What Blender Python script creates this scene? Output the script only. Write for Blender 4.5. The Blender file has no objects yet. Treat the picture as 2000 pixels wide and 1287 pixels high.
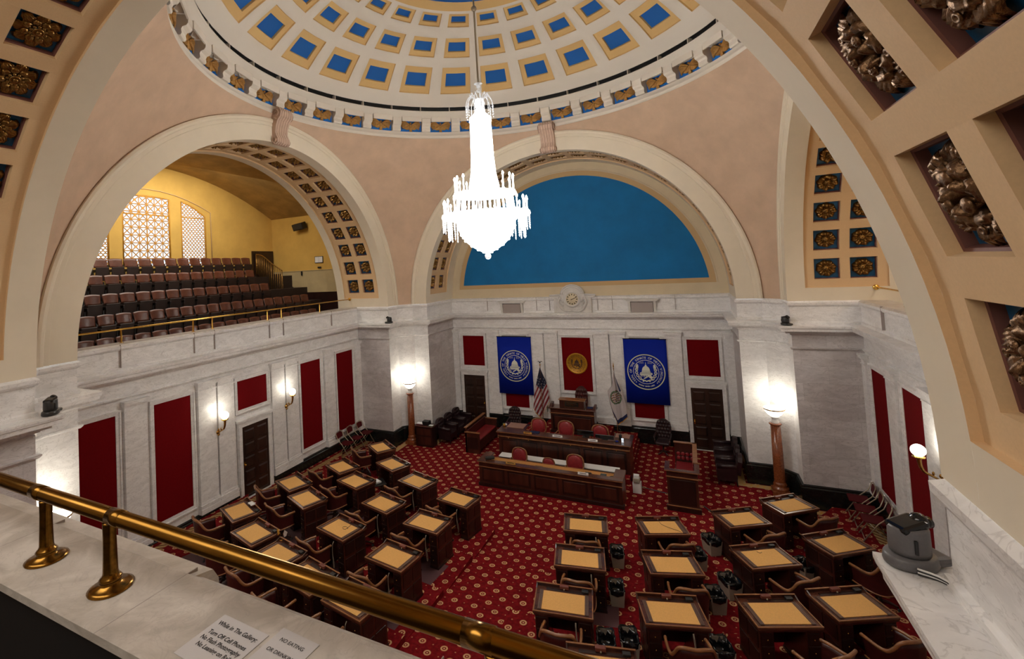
import bpy, bmesh, math, random
from mathutils import Matrix, Vector
random.seed(7)
SC = bpy.context.scene
COL = SC.collection
PI = math.pi
R = math.radians

# ------------------------------------------------------------------ camera
cd = bpy.data.cameras.new('camera'); cam = bpy.data.objects.new('camera', cd); COL.objects.link(cam)
yaw, pitch, roll = -0.4700, 0.0408, -0.0541
fw = Vector((math.sin(yaw)*math.cos(pitch), math.cos(yaw)*math.cos(pitch), math.sin(pitch)))
r0 = Vector((math.cos(yaw), -math.sin(yaw), 0)); u0 = r0.cross(fw)
rt = r0*math.cos(roll)+u0*math.sin(roll); up = -r0*math.sin(roll)+u0*math.cos(roll)
m = Matrix((rt, up, -fw)).transposed().to_4x4(); m.translation = Vector((3.938, -9.930, 6.582))
cam.matrix_world = m
cd.sensor_width = 36; cd.lens = 927.25/2000*36
cd.shift_x = (1000-866.5)/2000; cd.shift_y = -(643.5-486.0)/2000
cd.clip_start = .02; cd.clip_end = 200
SC.camera = cam
# ------------------------------------------------------------------ world, exposure
w = bpy.data.worlds.new('world'); SC.world = w; w.use_nodes = True
w.node_tree.nodes['Background'].inputs[0].default_value = (.86, .93, 1, 1)
w.node_tree.nodes['Background'].inputs[1].default_value = 1.0
SC.view_settings.view_transform = 'Standard'; SC.view_settings.look = 'None'
SC.view_settings.exposure = 0.24; SC.view_settings.gamma = 1; SC.view_settings.use_curve_mapping = False
# ------------------------------------------------------------------ west gallery lamp, added fill lights in the east and south galleries
def area(name, loc, size, power, col, rot=(0,0,0), sy=None):
    l = bpy.data.lights.new(name, 'AREA'); l.energy = power; l.color = col; l.size = size
    if sy: l.shape = 'RECTANGLE'; l.size_y = sy
    o = bpy.data.objects.new(name, l); COL.objects.link(o); o.location = loc; o.rotation_euler = rot
    return o
def point(name, loc, rad, power, col):
    l = bpy.data.lights.new(name, 'POINT'); l.energy = power; l.color = col; l.shadow_soft_size = rad
    o = bpy.data.objects.new(name, l); COL.objects.link(o); o.location = loc
    return o
area('west_gallery_lamp', (-10.3, 0, 10.35), 2.2, 240, (1, .93, .80), (0,R(15),0), 6)
area('east_gallery_fill', (10.3, 0, 10.2), 3, 300, (1, .93, .84), (0,R(-25),0), 7)  # unseen fill light, added to brighten the east soffit
area('south_gallery_fill', (0.5, -11.2, 10.0), 8, 240, (1, .93, .84), (R(38),0,0), 2.5)  # unseen fill light behind the camera, added to brighten parapet and near arch

P, W_, X1, XE, YB, YS = 6.24, 5.152, 5.776, 7.68, 8.46, -8.50
ZS, RO, ZR = 5.245, 5.80, 11.18
ZP = 5.243

# ------------------------------------------------------------------ materials
MATS = {}
def nd(nt, t, **k):
    n = nt.nodes.new(t)
    for a, b in k.items(): setattr(n, a, b)
    return n
def mat(name, col, rough=.6, metal=0., noise=None, bump=0., emit=None, coat=0., spec=None, trans=0.):
    m = bpy.data.materials.new(name); m.use_nodes = True; nt = m.node_tree; b = nt.nodes['Principled BSDF']
    b.inputs['Base Color'].default_value = (*col, 1); b.inputs['Roughness'].default_value = rough; b.inputs['Metallic'].default_value = metal
    if spec is not None: b.inputs['Specular IOR Level'].default_value = spec
    if coat: b.inputs['Coat Weight'].default_value = coat; b.inputs['Coat Roughness'].default_value = .15
    if trans: b.inputs['Transmission Weight'].default_value = trans
    if emit: b.inputs['Emission Color'].default_value = (*emit[0], 1); b.inputs['Emission Strength'].default_value = emit[1]
    if noise:
        sc, amt = noise[0], noise[1]
        stretch = noise[2] if len(noise) > 2 else (1, 1, 1)
        tc = nd(nt, 'ShaderNodeTexCoord'); mp = nd(nt, 'ShaderNodeMapping'); mp.inputs['Scale'].default_value = stretch
        nz = nd(nt, 'ShaderNodeTexNoise'); nz.inputs['Scale'].default_value = sc; nz.inputs['Detail'].default_value = 5; nz.inputs['Roughness'].default_value = .6
        nt.links.new(tc.outputs['Object'], mp.inputs[0]); nt.links.new(mp.outputs[0], nz.inputs['Vector'])
        cr = nd(nt, 'ShaderNodeValToRGB'); cr.color_ramp.elements[0].position = .32; cr.color_ramp.elements[1].position = .68
        c2 = noise[3] if len(noise) > 3 else tuple(c*(1-amt) for c in col)
        cr.color_ramp.elements[0].color = (*c2, 1); cr.color_ramp.elements[1].color = (*[min(1, c*(1+amt*.35)) for c in col], 1)
        nt.links.new(nz.outputs['Fac'], cr.inputs[0]); nt.links.new(cr.outputs[0], b.inputs['Base Color'])
        if bump:
            bp = nd(nt, 'ShaderNodeBump'); bp.inputs['Strength'].default_value = bump; bp.inputs['Distance'].default_value = .01
            nt.links.new(nz.outputs['Fac'], bp.inputs['Height']); nt.links.new(bp.outputs[0], b.inputs['Normal'])
    MATS[name] = m
    return m
def marble(name, c1, c2, c3, rough=.35, vs=1.3, blocks=False):
    m = bpy.data.materials.new(name); m.use_nodes = True; nt = m.node_tree; b = nt.nodes['Principled BSDF']; L = nt.links.new
    b.inputs['Roughness'].default_value = rough
    tc = nd(nt, 'ShaderNodeTexCoord'); mp = nd(nt, 'ShaderNodeMapping'); mp.inputs['Scale'].default_value = (1, 1, 2.6)
    mp.inputs['Rotation'].default_value = (.25, .2, 0)
    L(tc.outputs['Object'], mp.inputs[0])
    n1 = nd(nt, 'ShaderNodeTexNoise'); n1.inputs['Scale'].default_value = vs; n1.inputs['Detail'].default_value = 8; n1.inputs['Roughness'].default_value = .62; n1.inputs['Distortion'].default_value = 1.3
    L(mp.outputs[0], n1.inputs['Vector'])
    r1 = nd(nt, 'ShaderNodeValToRGB'); e = r1.color_ramp.elements; e[0].position = .36; e[0].color = (*c1, 1); e[1].position = .62; e[1].color = (*c2, 1)
    L(n1.outputs['Fac'], r1.inputs[0])
    n2 = nd(nt, 'ShaderNodeTexNoise'); n2.inputs['Scale'].default_value = vs*1.7; n2.inputs['Detail'].default_value = 9; n2.inputs['Distortion'].default_value = 2.2
    L(mp.outputs[0], n2.inputs['Vector'])
    r2 = nd(nt, 'ShaderNodeValToRGB'); e = r2.color_ramp.elements; e[0].position = .475; e[0].color = (0, 0, 0, 1); e[1].position = .50; e[1].color = (1, 1, 1, 1)
    e2 = e.new(.525); e2.color = (0, 0, 0, 1)
    L(n2.outputs['Fac'], r2.inputs[0])
    mx = nd(nt, 'ShaderNodeMix', data_type='RGBA'); mx.inputs[7].default_value = (*c3, 1)
    ml = nd(nt, 'ShaderNodeMath', operation='MULTIPLY'); ml.inputs[1].default_value = .6 if name not in ('black_marble', 'marble_cap') else (.10 if name == 'black_marble' else .30)
    L(r2.outputs[0], ml.inputs[0]); L(ml.outputs[0], mx.inputs[0]); L(r1.outputs[0], mx.inputs[6])
    out = mx.outputs[2]
    if blocks:
        sx = nd(nt, 'ShaderNodeSeparateXYZ'); L(tc.outputs['Object'], sx.inputs[0])
        ad = nd(nt, 'ShaderNodeMath', operation='ADD'); L(sx.outputs[0], ad.inputs[0]); L(sx.outputs[1], ad.inputs[1])
        cb = nd(nt, 'ShaderNodeCombineXYZ'); L(ad.outputs[0], cb.inputs[0]); L(sx.outputs[2], cb.inputs[1])
        bk = nd(nt, 'ShaderNodeTexBrick'); bk.inputs['Scale'].default_value = 1; bk.inputs['Brick Width'].default_value = 1.1; bk.inputs['Row Height'].default_value = .45
        bk.inputs['Mortar Size'].default_value = .004; bk.inputs['Color1'].default_value = (1, 1, 1, 1); bk.inputs['Color2'].default_value = (.84, .82, .82, 1); bk.inputs['Mortar'].default_value = (.7, .7, .7, 1)
        L(cb.outputs[0], bk.inputs['Vector'])
        mm = nd(nt, 'ShaderNodeMix', data_type='RGBA', blend_type='MULTIPLY'); mm.inputs[0].default_value = 1
        L(out, mm.inputs[6]); L(bk.outputs['Color'], mm.inputs[7]); out = mm.outputs[2]
    L(out, b.inputs['Base Color'])
    MATS[name] = m
    return m
marble('marble', (.73, .72, .715), (.87, .86, .855), (.50, .485, .48), vs=1.8)
marble('marble_shaded', (.56, .53, .53), (.72, .69, .685), (.36, .33, .33), blocks=True, vs=1.6)  # block-jointed marble, darkened to carry the shade of the pier returns
marble('marble_cap', (.40, .36, .32), (.58, .535, .49), (.30, .27, .25), rough=.3, vs=3.5)
marble('black_marble', (.004, .005, .005), (.009, .012, .011), (.10, .11, .11), rough=.22, vs=1.2)
mat('plaster_pink', (.62, .44, .31), .85, noise=(1.6, .13), bump=.03)
mat('cream', (.76, .675, .53), .7, noise=(2.0, .04))
mat('cream_warm', (.66, .55, .37), .75, noise=(2.0, .05))
mat('dome_white', (.72, .66, .57), .75)
mat('tan', (.70, .485, .27), .7, noise=(60, .05), bump=.04)
mat('tan_dome', (.66, .43, .17), .7)
mat('tan_band', (.58, .385, .19), .8)
mat('mauve', (.16, .062, .05), .6)
mat('coffer_blue', (.008, .11, .27), .35, noise=(9, .25), bump=.3)
mat('dome_blue', (.0, .105, .40), .6)
mat('wall_blue', (.0, .165, .43), .8, noise=(1.2, .15))
mat('frieze_blue', (.0, .16, .60), .6)
mat('bronze', (.30, .165, .045), .28, .85, noise=(18, .35), bump=.2)
mat('bronze_dark', (.20, .112, .055), .27, .80, noise=(42, .45), bump=.55)
mat('gilt', (.46, .24, .06), .5, .15, noise=(20, .3))
mat('keystone', (.60, .43, .33), .8, noise=(5, .12))
mat('stone_relief', (.68, .66, .63), .6, noise=(6, .12))
mat('grey_panel', (.36, .31, .29), .8)
mat('red_fabric', (.155, .0016, .0035), .92, noise=(40, .1), spec=.1)
mat('wood', (.060, .015, .009), .30, noise=(5, .6, (1, 1, .2)), coat=.25)
mat('wood_dark', (.022, .0065, .005), .33, noise=(5, .55, (1, 1, .2)), coat=.2)
mat('wood_edge', (.30, .125, .045), .3, noise=(8, .35), coat=.3)
mat('wood_top', (.105, .032, .017), .26, noise=(6, .5, (.3, 1, 1)), coat=.4)
mat('door_wood', (.032, .0115, .006), .38, noise=(4, .5, (1, 1, .15)), coat=.15)
mat('leather', (.055, .009, .008), .36, noise=(14, .3), bump=.08)
mat('leather_bright', (.26, .022, .026), .3, noise=(14, .2), bump=.06)
mat('leather_maroon', (.022, .007, .009), .38, noise=(12, .3), bump=.1)
mat('leather_strip', (.10, .062, .05), .4, noise=(30, .3))
mat('blotter', (.76, .42, .125), .8, noise=(45, .10))
mat('desk_tan', (.50, .235, .06), .5, noise=(7, .25, (.3, 1, 1)))
mat('inkwell', (.15, .035, .022), .45)
mat('mauve_leather', (.33, .185, .14), .6)
mat('brass', (.60, .35, .10), .20, 1.0, noise=(10, .35, (.4, 3, 3)))
mat('brass_old', (.26, .13, .025), .24, 1.0, noise=(8, .45, (.35, 5, 5)))
mat('brass_bright', (.85, .55, .14), .2, 1.0)
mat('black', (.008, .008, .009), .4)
mat('black_gloss', (.006, .006, .007), .12)
mat('grey_plastic', (.12, .115, .12), .4, noise=(60, .1))
mat('dark_plastic', (.022, .022, .022), .35)
mat('white_paper', (.75, .75, .75), .8)
mat('sign_paper', (.52, .50, .51), .45)
mat('ink', (.006, .006, .006), .7)
mat('white_paint', (.72, .71, .70), .6)
mat('granite', (.27, .075, .025), .25, noise=(38, .5), coat=.3)
mat('clock_face', (.70, .60, .42), .7)
mat('glass_clear', (.9, .93, .96), .08, trans=.9, emit=((.85, .93, 1), .25))
mat('crystal', (.86, .90, .95), .12, emit=((1, .97, .92), 1.2))
mat('crystal_clear', (.70, .72, .76), .10, trans=.55, emit=((1, .97, .93), .18))
mat('crystal_glow', (1, 1, 1), .4, emit=((1, .955, .88), 15.0))
mat('bulb_glow', (1, 1, 1), .4, emit=((1, .99, .97), 30.0))
mat('globe_glow', (1, 1, 1), .4, emit=((1, .94, .80), 3.2))
mat('banner_blue', (.0, .014, .29), .75, spec=.2)
mat('seal_cream', (.68, .68, .45), .8)
mat('seal_white', (.72, .74, .66), .8)
mat('seal_gold', (.52, .25, .012), .42, .35, noise=(25, .3))
mat('seal_dark', (.05, .018, .01), .6)
mat('flag_red', (.20, .008, .014), .8)
mat('flag_white', (.50, .45, .46), .8)
mat('flag_blue', (.006, .010, .035), .8)
mat('flag_navy', (.006, .014, .07), .8)
mat('flag_gold', (.55, .26, .02), .6)
mat('flag_green', (.08, .13, .07), .8)
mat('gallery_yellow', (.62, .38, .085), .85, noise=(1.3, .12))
mat('gallery_vault', (.44, .265, .07), .85, noise=(1.6, .3))  # browner than the gallery walls; dim light put into its colour
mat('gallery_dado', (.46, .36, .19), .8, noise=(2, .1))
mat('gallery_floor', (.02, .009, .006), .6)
mat('seat_wood', (.12, .036, .018), .36, noise=(7, .35), coat=.08)
mat('seat_under', (.030, .014, .010), .5, noise=(9, .3))
mat('iron', (.006, .0055, .005), .5)
mat('window_frame', (.55, .27, .035), .5)
mat('window_glass', (.75, .85, .95), .25, trans=.85, emit=((.78, .88, 1), .25))
mat('steel', (.42, .36, .26), .35, .6)
mat('fold_red', (.085, .003, .006), .7, spec=.2)
mat('bin_beige', (.33, .28, .22), .6)
mat('mat_grey', (.10, .045, .05), .5)
mat('cable_grey', (.05, .07, .075), .6)
mat('yellow_note', (.8, .6, .05), .8)
mat('rope_border', (.50, .33, .14), .95)

def carpet():
    m = bpy.data.materials.new('carpet'); m.use_nodes = True; nt = m.node_tree; b = nt.nodes['Principled BSDF']; L = nt.links.new
    b.inputs['Roughness'].default_value = .95; b.inputs['Specular IOR Level'].default_value = .1
    tc = nd(nt, 'ShaderNodeTexCoord'); sx = nd(nt, 'ShaderNodeSeparateXYZ'); L(tc.outputs['Object'], sx.inputs[0])
    def M(op, a, b_=None, c=None):
        n = nd(nt, 'ShaderNodeMath', operation=op)
        for i, v in enumerate((a, b_, c)):
            if v is None: continue
            if isinstance(v, (int, float)): n.inputs[i].default_value = v
            else: L(v, n.inputs[i])
        return n.outputs[0]
    def lat(ox, oy, p):
        fx = M('SUBTRACT', M('MODULO', M('ADD', sx.outputs[0], 40+ox), p), p/2)
        fy = M('SUBTRACT', M('MODULO', M('ADD', sx.outputs[1], 40+oy), p), p/2)
        return M('SQRT', M('ADD', M('MULTIPLY', fx, fx), M('MULTIPLY', fy, fy)))
    p = .41
    d1 = M('MINIMUM', lat(.0, .0, p), lat(p/2, p/2, p))
    d2 = M('MINIMUM', lat(p/2, 0, p), lat(0, p/2, p))
    ring = M('MULTIPLY', M('LESS_THAN', d1, .062), M('GREATER_THAN', d1, .034))
    dot = M('LESS_THAN', d1, .016)
    sm = M('LESS_THAN', d2, .013)
    gn = nd(nt, 'ShaderNodeNewGeometry'); sn = nd(nt, 'ShaderNodeSeparateXYZ'); L(gn.outputs['True Normal'], sn.inputs[0])
    msk = M('MULTIPLY', M('GREATER_THAN', sn.outputs[2], .6), M('MAXIMUM', M('MAXIMUM', ring, dot), M('MULTIPLY', sm, .6)))
    nz = nd(nt, 'ShaderNodeTexNoise'); nz.inputs['Scale'].default_value = 120; L(tc.outputs['Object'], nz.inputs['Vector'])
    nz2 = nd(nt, 'ShaderNodeTexNoise'); nz2.inputs['Scale'].default_value = 14; nz2.inputs['Detail'].default_value = 3; L(tc.outputs['Object'], nz2.inputs['Vector'])
    rr = nd(nt, 'ShaderNodeValToRGB'); rr.color_ramp.elements[0].position = .35; rr.color_ramp.elements[0].color = (.13, .003, .006, 1); rr.color_ramp.elements[1].position = .7; rr.color_ramp.elements[1].color = (.225, .008, .010, 1)
    L(nz2.outputs['Fac'], rr.inputs[0])
    mx = nd(nt, 'ShaderNodeMix', data_type='RGBA'); mx.inputs[7].default_value = (.60, .35, .17, 1)
    L(msk, mx.inputs[0]); L(rr.outputs[0], mx.inputs[6])
    # woven rope border along the east and west walls
    ax = M('ABSOLUTE', sx.outputs[0])
    bm_ = M('MULTIPLY', M('GREATER_THAN', ax, 7.26), M('LESS_THAN', ax, 7.47))
    tw = M('GREATER_THAN', M('SINE', M('MULTIPLY', M('ADD', sx.outputs[1], M('MULTIPLY', ax, .8)), 42)), 0.1)
    bc = nd(nt, 'ShaderNodeMix', data_type='RGBA'); bc.inputs[6].default_value = (.20, .09, .04, 1); bc.inputs[7].default_value = (.52, .36, .15, 1); L(tw, bc.inputs[0])
    m2 = nd(nt, 'ShaderNodeMix', data_type='RGBA'); L(bm_, m2.inputs[0]); L(mx.outputs[2], m2.inputs[6]); L(bc.outputs[2], m2.inputs[7])
    m3 = nd(nt, 'ShaderNodeMix', data_type='RGBA', blend_type='MULTIPLY'); m3.inputs[0].default_value = .45; L(m2.outputs[2], m3.inputs[6]); L(nz.outputs['Color'], m3.inputs[7])
    mu = nd(nt, 'ShaderNodeMix', data_type='RGBA', blend_type='MULTIPLY'); mu.inputs[0].default_value = 1; mu.inputs[7].default_value = (1.2, 1.2, 1.2, 1); L(m3.outputs[2], mu.inputs[6])
    L(mu.outputs[2], b.inputs['Base Color'])
    bp = nd(nt, 'ShaderNodeBump'); bp.inputs['Strength'].default_value = .35; bp.inputs['Distance'].default_value = .01; L(nz.outputs['Fac'], bp.inputs['Height']); L(bp.outputs[0], b.inputs['Normal'])
    MATS['carpet'] = m
carpet()

# ------------------------------------------------------------------ mesh builder
class MB:
    def __init__(s): s.v = []; s.f = []; s.mi = []; s.mats = []; s.M = Matrix(); s.sm = []; s.smooth = False
    def m(s, name):
        if name not in s.mats: s.mats.append(name)
        return s.mats.index(name)
    def add(s, vs, fs, mt, smooth=None):
        o = len(s.v); s.v += [tuple(s.M @ Vector(v)) for v in vs]; k = s.m(mt)
        flip = s.M.determinant() < 0
        for f in fs:
            f = tuple(o+i for i in f); s.f.append(f[::-1] if flip else f); s.mi.append(k); s.sm.append(s.smooth if smooth is None else smooth)
        return s
    def box(s, x0, x1, y0, y1, z0, z1, mt):
        v = [(x, y, z) for z in (z0, z1) for y in (y0, y1) for x in (x0, x1)]
        return s.add(v, [(0, 2, 3, 1), (4, 5, 7, 6), (0, 1, 5, 4), (2, 6, 7, 3), (0, 4, 6, 2), (1, 3, 7, 5)], mt, False)
    def bev(s, x0, x1, y0, y1, z0, z1, mt, b=.01):
        bm = bmesh.new(); bmesh.ops.create_cube(bm, size=1)
        for v in bm.verts: v.co = Vector(((x0+x1)/2+v.co.x*(x1-x0), (y0+y1)/2+v.co.y*(y1-y0), (z0+z1)/2+v.co.z*(z1-z0)))
        bmesh.ops.bevel(bm, geom=bm.edges[:], offset=min(b, .45*min(x1-x0, y1-y0, z1-z0)), segments=2, affect='EDGES', profile=.5)
        bm.verts.index_update()
        s.add([v.co[:] for v in bm.verts], [tuple(v.index for v in f.verts) for f in bm.faces], mt, False); bm.free(); return s
    def lathe(s, prof, mt, c=(0, 0), n=24, smooth=True, a0=0., a1=2*PI, sx=1, sy=1):
        full = abs(a1-a0-2*PI) < 1e-6; k = n if full else n+1; vs = []
        for r, z in prof:
            for i in range(k):
                a = a0+(a1-a0)*i/n; vs.append((c[0]+r*math.cos(a)*sx, c[1]+r*math.sin(a)*sy, z))
        fs = []
        for j in range(len(prof)-1):
            for i in range(n):
                i2 = (i+1) % k; fs.append((j*k+i, j*k+i2, (j+1)*k+i2, (j+1)*k+i))
        return s.add(vs, fs, mt, smooth)
    def cyl(s, c, r, z0, z1, mt, n=16, r2=None):
        r2 = r if r2 is None else r2
        return s.lathe([(0, z0), (r, z0), (r, z0), (r2, z1), (r2, z1), (0, z1)], mt, c, n, True)
    def sph(s, c, r, mt, n=12, sc=(1, 1, 1)):
        p = [(r*math.cos(a), r*math.sin(a)) for a in [(-PI/2+PI*i/(n//2+2)) for i in range(n//2+3)]]
        M0 = s.M; s.M = M0 @ Matrix.Translation(c) @ Matrix.Diagonal((*sc, 1)); s.lathe(p, mt, n=n); s.M = M0; return s
    def tube(s, pts, r, mt, n=8, cap=True, flat=1.):
        pts = [Vector(p) for p in pts]; vs = []; N = len(pts); rs = r if isinstance(r, (list, tuple)) else [r]*N
        t0 = (pts[1]-pts[0]).normalized(); a = Vector((0, 0, 1)) if abs(t0.z) < .9 else Vector((1, 0, 0)); u = t0.cross(a).normalized()
        for i, p in enumerate(pts):
            t = (pts[min(i+1, N-1)]-pts[max(i-1, 0)]).normalized(); u = (u-t*u.dot(t)).normalized(); v = t.cross(u)
            for k in range(n):
                a = 2*PI*k/n; vs.append(tuple(p+(u*math.cos(a)+v*math.sin(a)*flat)*rs[i]))
        fs = [(i*n+k, i*n+(k+1) % n, (i+1)*n+(k+1) % n, (i+1)*n+k) for i in range(N-1) for k in range(n)]
        if cap: fs += [tuple(range(n))[::-1], tuple((N-1)*n+k for k in range(n))]
        return s.add(vs, fs, mt, True)
    def prism(s, poly, h0, h1, mt, axis='z', smooth=False):
        def P3(a, b, h): return {'z': (a, b, h), 'x': (h, a, b), 'y': (a, h, b)}[axis]
        n = len(poly); vs = [P3(a, b, h0) for a, b in poly]+[P3(a, b, h1) for a, b in poly]
        ar = sum(poly[i][0]*poly[(i+1) % n][1]-poly[(i+1) % n][0]*poly[i][1] for i in range(n))
        fs = [(i, (i+1) % n, n+(i+1) % n, n+i) for i in range(n)]
        s.add(vs, fs, mt, smooth); o = len(s.v)-2*n; k = s.m(mt)
        s.f += [tuple(o+i for i in range(n))[::-1], tuple(o+n+i for i in range(n))]; s.mi += [k, k]; s.sm += [False, False]
        return s
    def build(s, name, parent=None, normals=True):
        me = bpy.data.meshes.new(name); me.from_pydata(s.v, [], s.f)
        for n in s.mats: me.materials.append(MATS[n])
        me.polygons.foreach_set('material_index', s.mi); me.polygons.foreach_set('use_smooth', s.sm); me.update()
        if normals:
            bm = bmesh.new(); bm.from_mesh(me); bmesh.ops.remove_doubles(bm, verts=bm.verts[:], dist=1e-5) if len(s.v) < 60000 and normals == 'weld' else None
            bmesh.ops.recalc_face_normals(bm, faces=bm.faces[:]); bm.to_mesh(me); bm.free()
        o = bpy.data.objects.new(name, me); COL.objects.link(o)
        if parent: o.parent = parent
        return o
def tag(o, label=None, cat=None, group=None, kind=None):
    if label: o['label'] = label
    if cat: o['category'] = cat
    if group: o['group'] = group
    if kind: o['kind'] = kind
    return o
def thing(name, label, cat, loc=(0, 0, 0), rz=0, group=None):
    o = bpy.data.objects.new(name, None); COL.objects.link(o); o.location = loc; o.rotation_euler = (0, 0, rz); o.empty_display_size = .1
    return tag(o, label, cat, group)
def dup(root, loc=None, rz=None, label=None, group=None):
    def cp(o, par):
        c = o.copy(); COL.objects.link(c)
        if par: c.parent = par
        for ch in list(o.children): cp(ch, c)
        return c
    c = cp(root, None)
    if loc: c.location = loc
    if rz is not None: c.rotation_euler = (0, 0, rz)
    if label: c['label'] = label
    if group: c['group'] = group
    return c
def struct(mb, name, **k): return tag(mb.build(name, **k), kind='structure')
def smooth_path(pts, k=6):
    out = []; n = len(pts)
    for i in range(n-1):
        p0, p1, p2, p3 = [Vector(pts[max(0, min(n-1, i+j))]) for j in (-1, 0, 1, 2)]
        for t in range(k):
            t /= k; out.append(tuple(.5*((2*p1)+(-p0+p2)*t+(2*p0-5*p1+4*p2-p3)*t*t+(-p0+3*p1-3*p2+p3)*t**3)))
    out.append(tuple(pts[-1])); return out
def rot4(k): return Matrix.Rotation(-k*PI/2, 4, 'Z')    # 0 north 1 east 2 south 3 west

# ================================================================== SHELL
ring = [(W_, YS), (W_, -P), (X1, -P), (P, -X1), (P, -W_), (XE, -W_), (XE, W_), (P, W_), (P, X1), (X1, P), (W_, P), (W_, YB),
        (-W_, YB), (-W_, P), (-X1, P), (-P, X1), (-P, W_), (-XE, W_), (-XE, -W_), (-P, -W_), (-P, -X1), (-X1, -P), (-W_, -P), (-W_, YS)]
def offset(poly, d):
    n = len(poly); out = []
    for i in range(n):
        a, b, c = Vector(poly[i-1]), Vector(poly[i]), Vector(poly[(i+1) % n])
        e1 = (b-a).normalized(); e2 = (c-b).normalized(); n1 = Vector((-e1.y, e1.x)); n2 = Vector((-e2.y, e2.x))
        q = b+(n1+n2)*d/(1+n1.dot(n2)); out.append((q.x, q.y))
    return out
prof = [(.07, -.02, 'black_marble'), (.07, .50, 'black_marble'), (.05, .53, 'black_marble'), (.05, .56, 'black_marble'), (.0, .58, None), (.0, 4.0, None),
        (.03, 4.0, None), (.045, 4.02, None), (.06, 4.035, None), (.06, 4.06, None), (.0, 4.065, None), (.0, 4.36, None), (.03, 4.38, None), (.045, 4.395, None), (.045, 4.43, None), (.15, 4.435, None), (.155, 4.485, None),
        (.245, 4.49, None), (.25, 4.55, None), (.27, 4.565, None), (.28, 4.60, None), (.28, 4.63, None), (.03, 4.64, None), (.03, 4.70, None), (.0, 4.72, None), (.0, 5.10, None),
        (.03, 5.115, None), (.05, 5.15, None), (.052, 5.205, None), (.0, ZP, None), (-.14, ZP, None)]
offs = [offset(ring, d) for d, z, _ in prof]
segname = ['wall_southeast']*5+['wall_east']+['wall_northeast']*5+['wall_north']+['wall_northwest']*5+['wall_west']+['wall_southwest']*5+['wall_south']
grey = {0, 4, 6, 10, 12, 16, 18, 22}  # pier returns that take the shaded marble tone
walls = {}
for i, nm in enumerate(segname):
    mb = walls.setdefault(nm, MB()); j = (i+1) % 24
    for k in range(len(prof)-1):
        mt = prof[k][2] or ('marble_shaded' if i in grey and k < 17 else 'marble')
        if prof[k][1] >= 5.20: mt = 'marble_cap' if nm in ('wall_south', 'wall_west', 'wall_east') else 'marble'
        a, b = offs[k], offs[k+1]; z0, z1 = prof[k][1], prof[k+1][1]
        mb.add([(*a[i], z0), (*a[j], z0), (*b[j], z1), (*b[i], z1)], [(0, 1, 2, 3)], mt, False)
# parapet caps and gallery faces
for nm, sg in (('wall_west', -1), ('wall_east', 1)):
    mb = walls[nm]; x0, x1 = sorted((sg*8.20, sg*7.82)); mb.box(x0, x1, -W_, W_, 4.3, ZP, 'marble_cap')
s_ = walls['wall_south']
s_.box(-W_, W_, -8.89, -8.64, ZP-.035, ZP, 'marble_cap'); s_.box(-W_, W_, -8.86, -8.64, 4.3, ZP-.035, 'black')  # inner face coloured black in place of its shade
# pedestals of the south parapet that carry the paired rail posts
s_.box(-1.82, 1.82, -8.46, -8.40, 4.75, 5.12, 'marble'); s_.prism([(-8.52, 5.243), (-8.40, 5.215), (-8.37, 5.16), (-8.37, 5.13), (-8.40, 5.11), (-8.52, 5.11)], -1.84, 1.84, 'marble_cap', 'x')
for x in (-3.4, -1.84, -.6, .62, 1.80, 3.1): s_.box(x-.002, x+.002, -8.8895, -8.45, ZP-.02, ZP+.0005, 'grey_panel')
for y in (-3.62, -1.8, -1.2, .72, 1.29, 3.6):
    for nm, sg in (('wall_west', -1), ('wall_east', 1)):
        x0, x1 = sorted((sg*7.622, sg*7.69)); walls[nm].box(x0, x1, y-.003, y+.003, 4.72, 5.24, 'grey_panel')
for sx in (-1, 1):
    for x in (.9, 1.42, 3.5): walls['wall_north'].box(sx*x-.005, sx*x+.005, 8.404, 8.47, 4.72, 5.235, 'grey_panel')
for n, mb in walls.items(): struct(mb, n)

# floor with the curved tiers and the sloping aisle
fl = MB(); C0 = (0, 8.8); TR = [7.72, 9.07, 10.47, 11.87]; TH = .12
fl.box(-8.0, 8.0, -8.9, 8.7, -.2, 0, 'carpet')
for k, rad in enumerate(TR):
    for sg in (-1, 1):
        arc = []; a0 = math.asin(.68/rad); a1 = math.asin(min(1, 7.64/rad))
        for i in range(31):
            a = a0+(a1-a0)*i/30; arc.append((sg*rad*math.sin(a), C0[1]-rad*math.cos(a)))
        poly = arc+[(sg*7.66, -8.45), (sg*.68, -8.45)]
        fl.prism(poly if sg < 0 else poly[::-1], TH*k if k else -.01, TH*(k+1), 'carpet')
fl.add([(-.68, 1.15, 0.001), (.68, 1.15, 0.001), (.68, -4.4, .474), (-.68, -4.4, .474), (-.68, -8.4, .474), (.68, -8.4, .474)], [(0, 1, 2, 3), (3, 2, 5, 4)], 'carpet')
# rostrum platform steps (carpeted)
fl.box(-2.05, 2.05, 4.9, 8.45, 0, .16, 'carpet'); fl.box(-2.0, 2.0, 5.45, 8.45, .16, .34, 'carpet'); fl.box(-1.2, 1.2, 6.9, 8.45, .34, .52, 'carpet')
struct(fl, 'floor')
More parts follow.
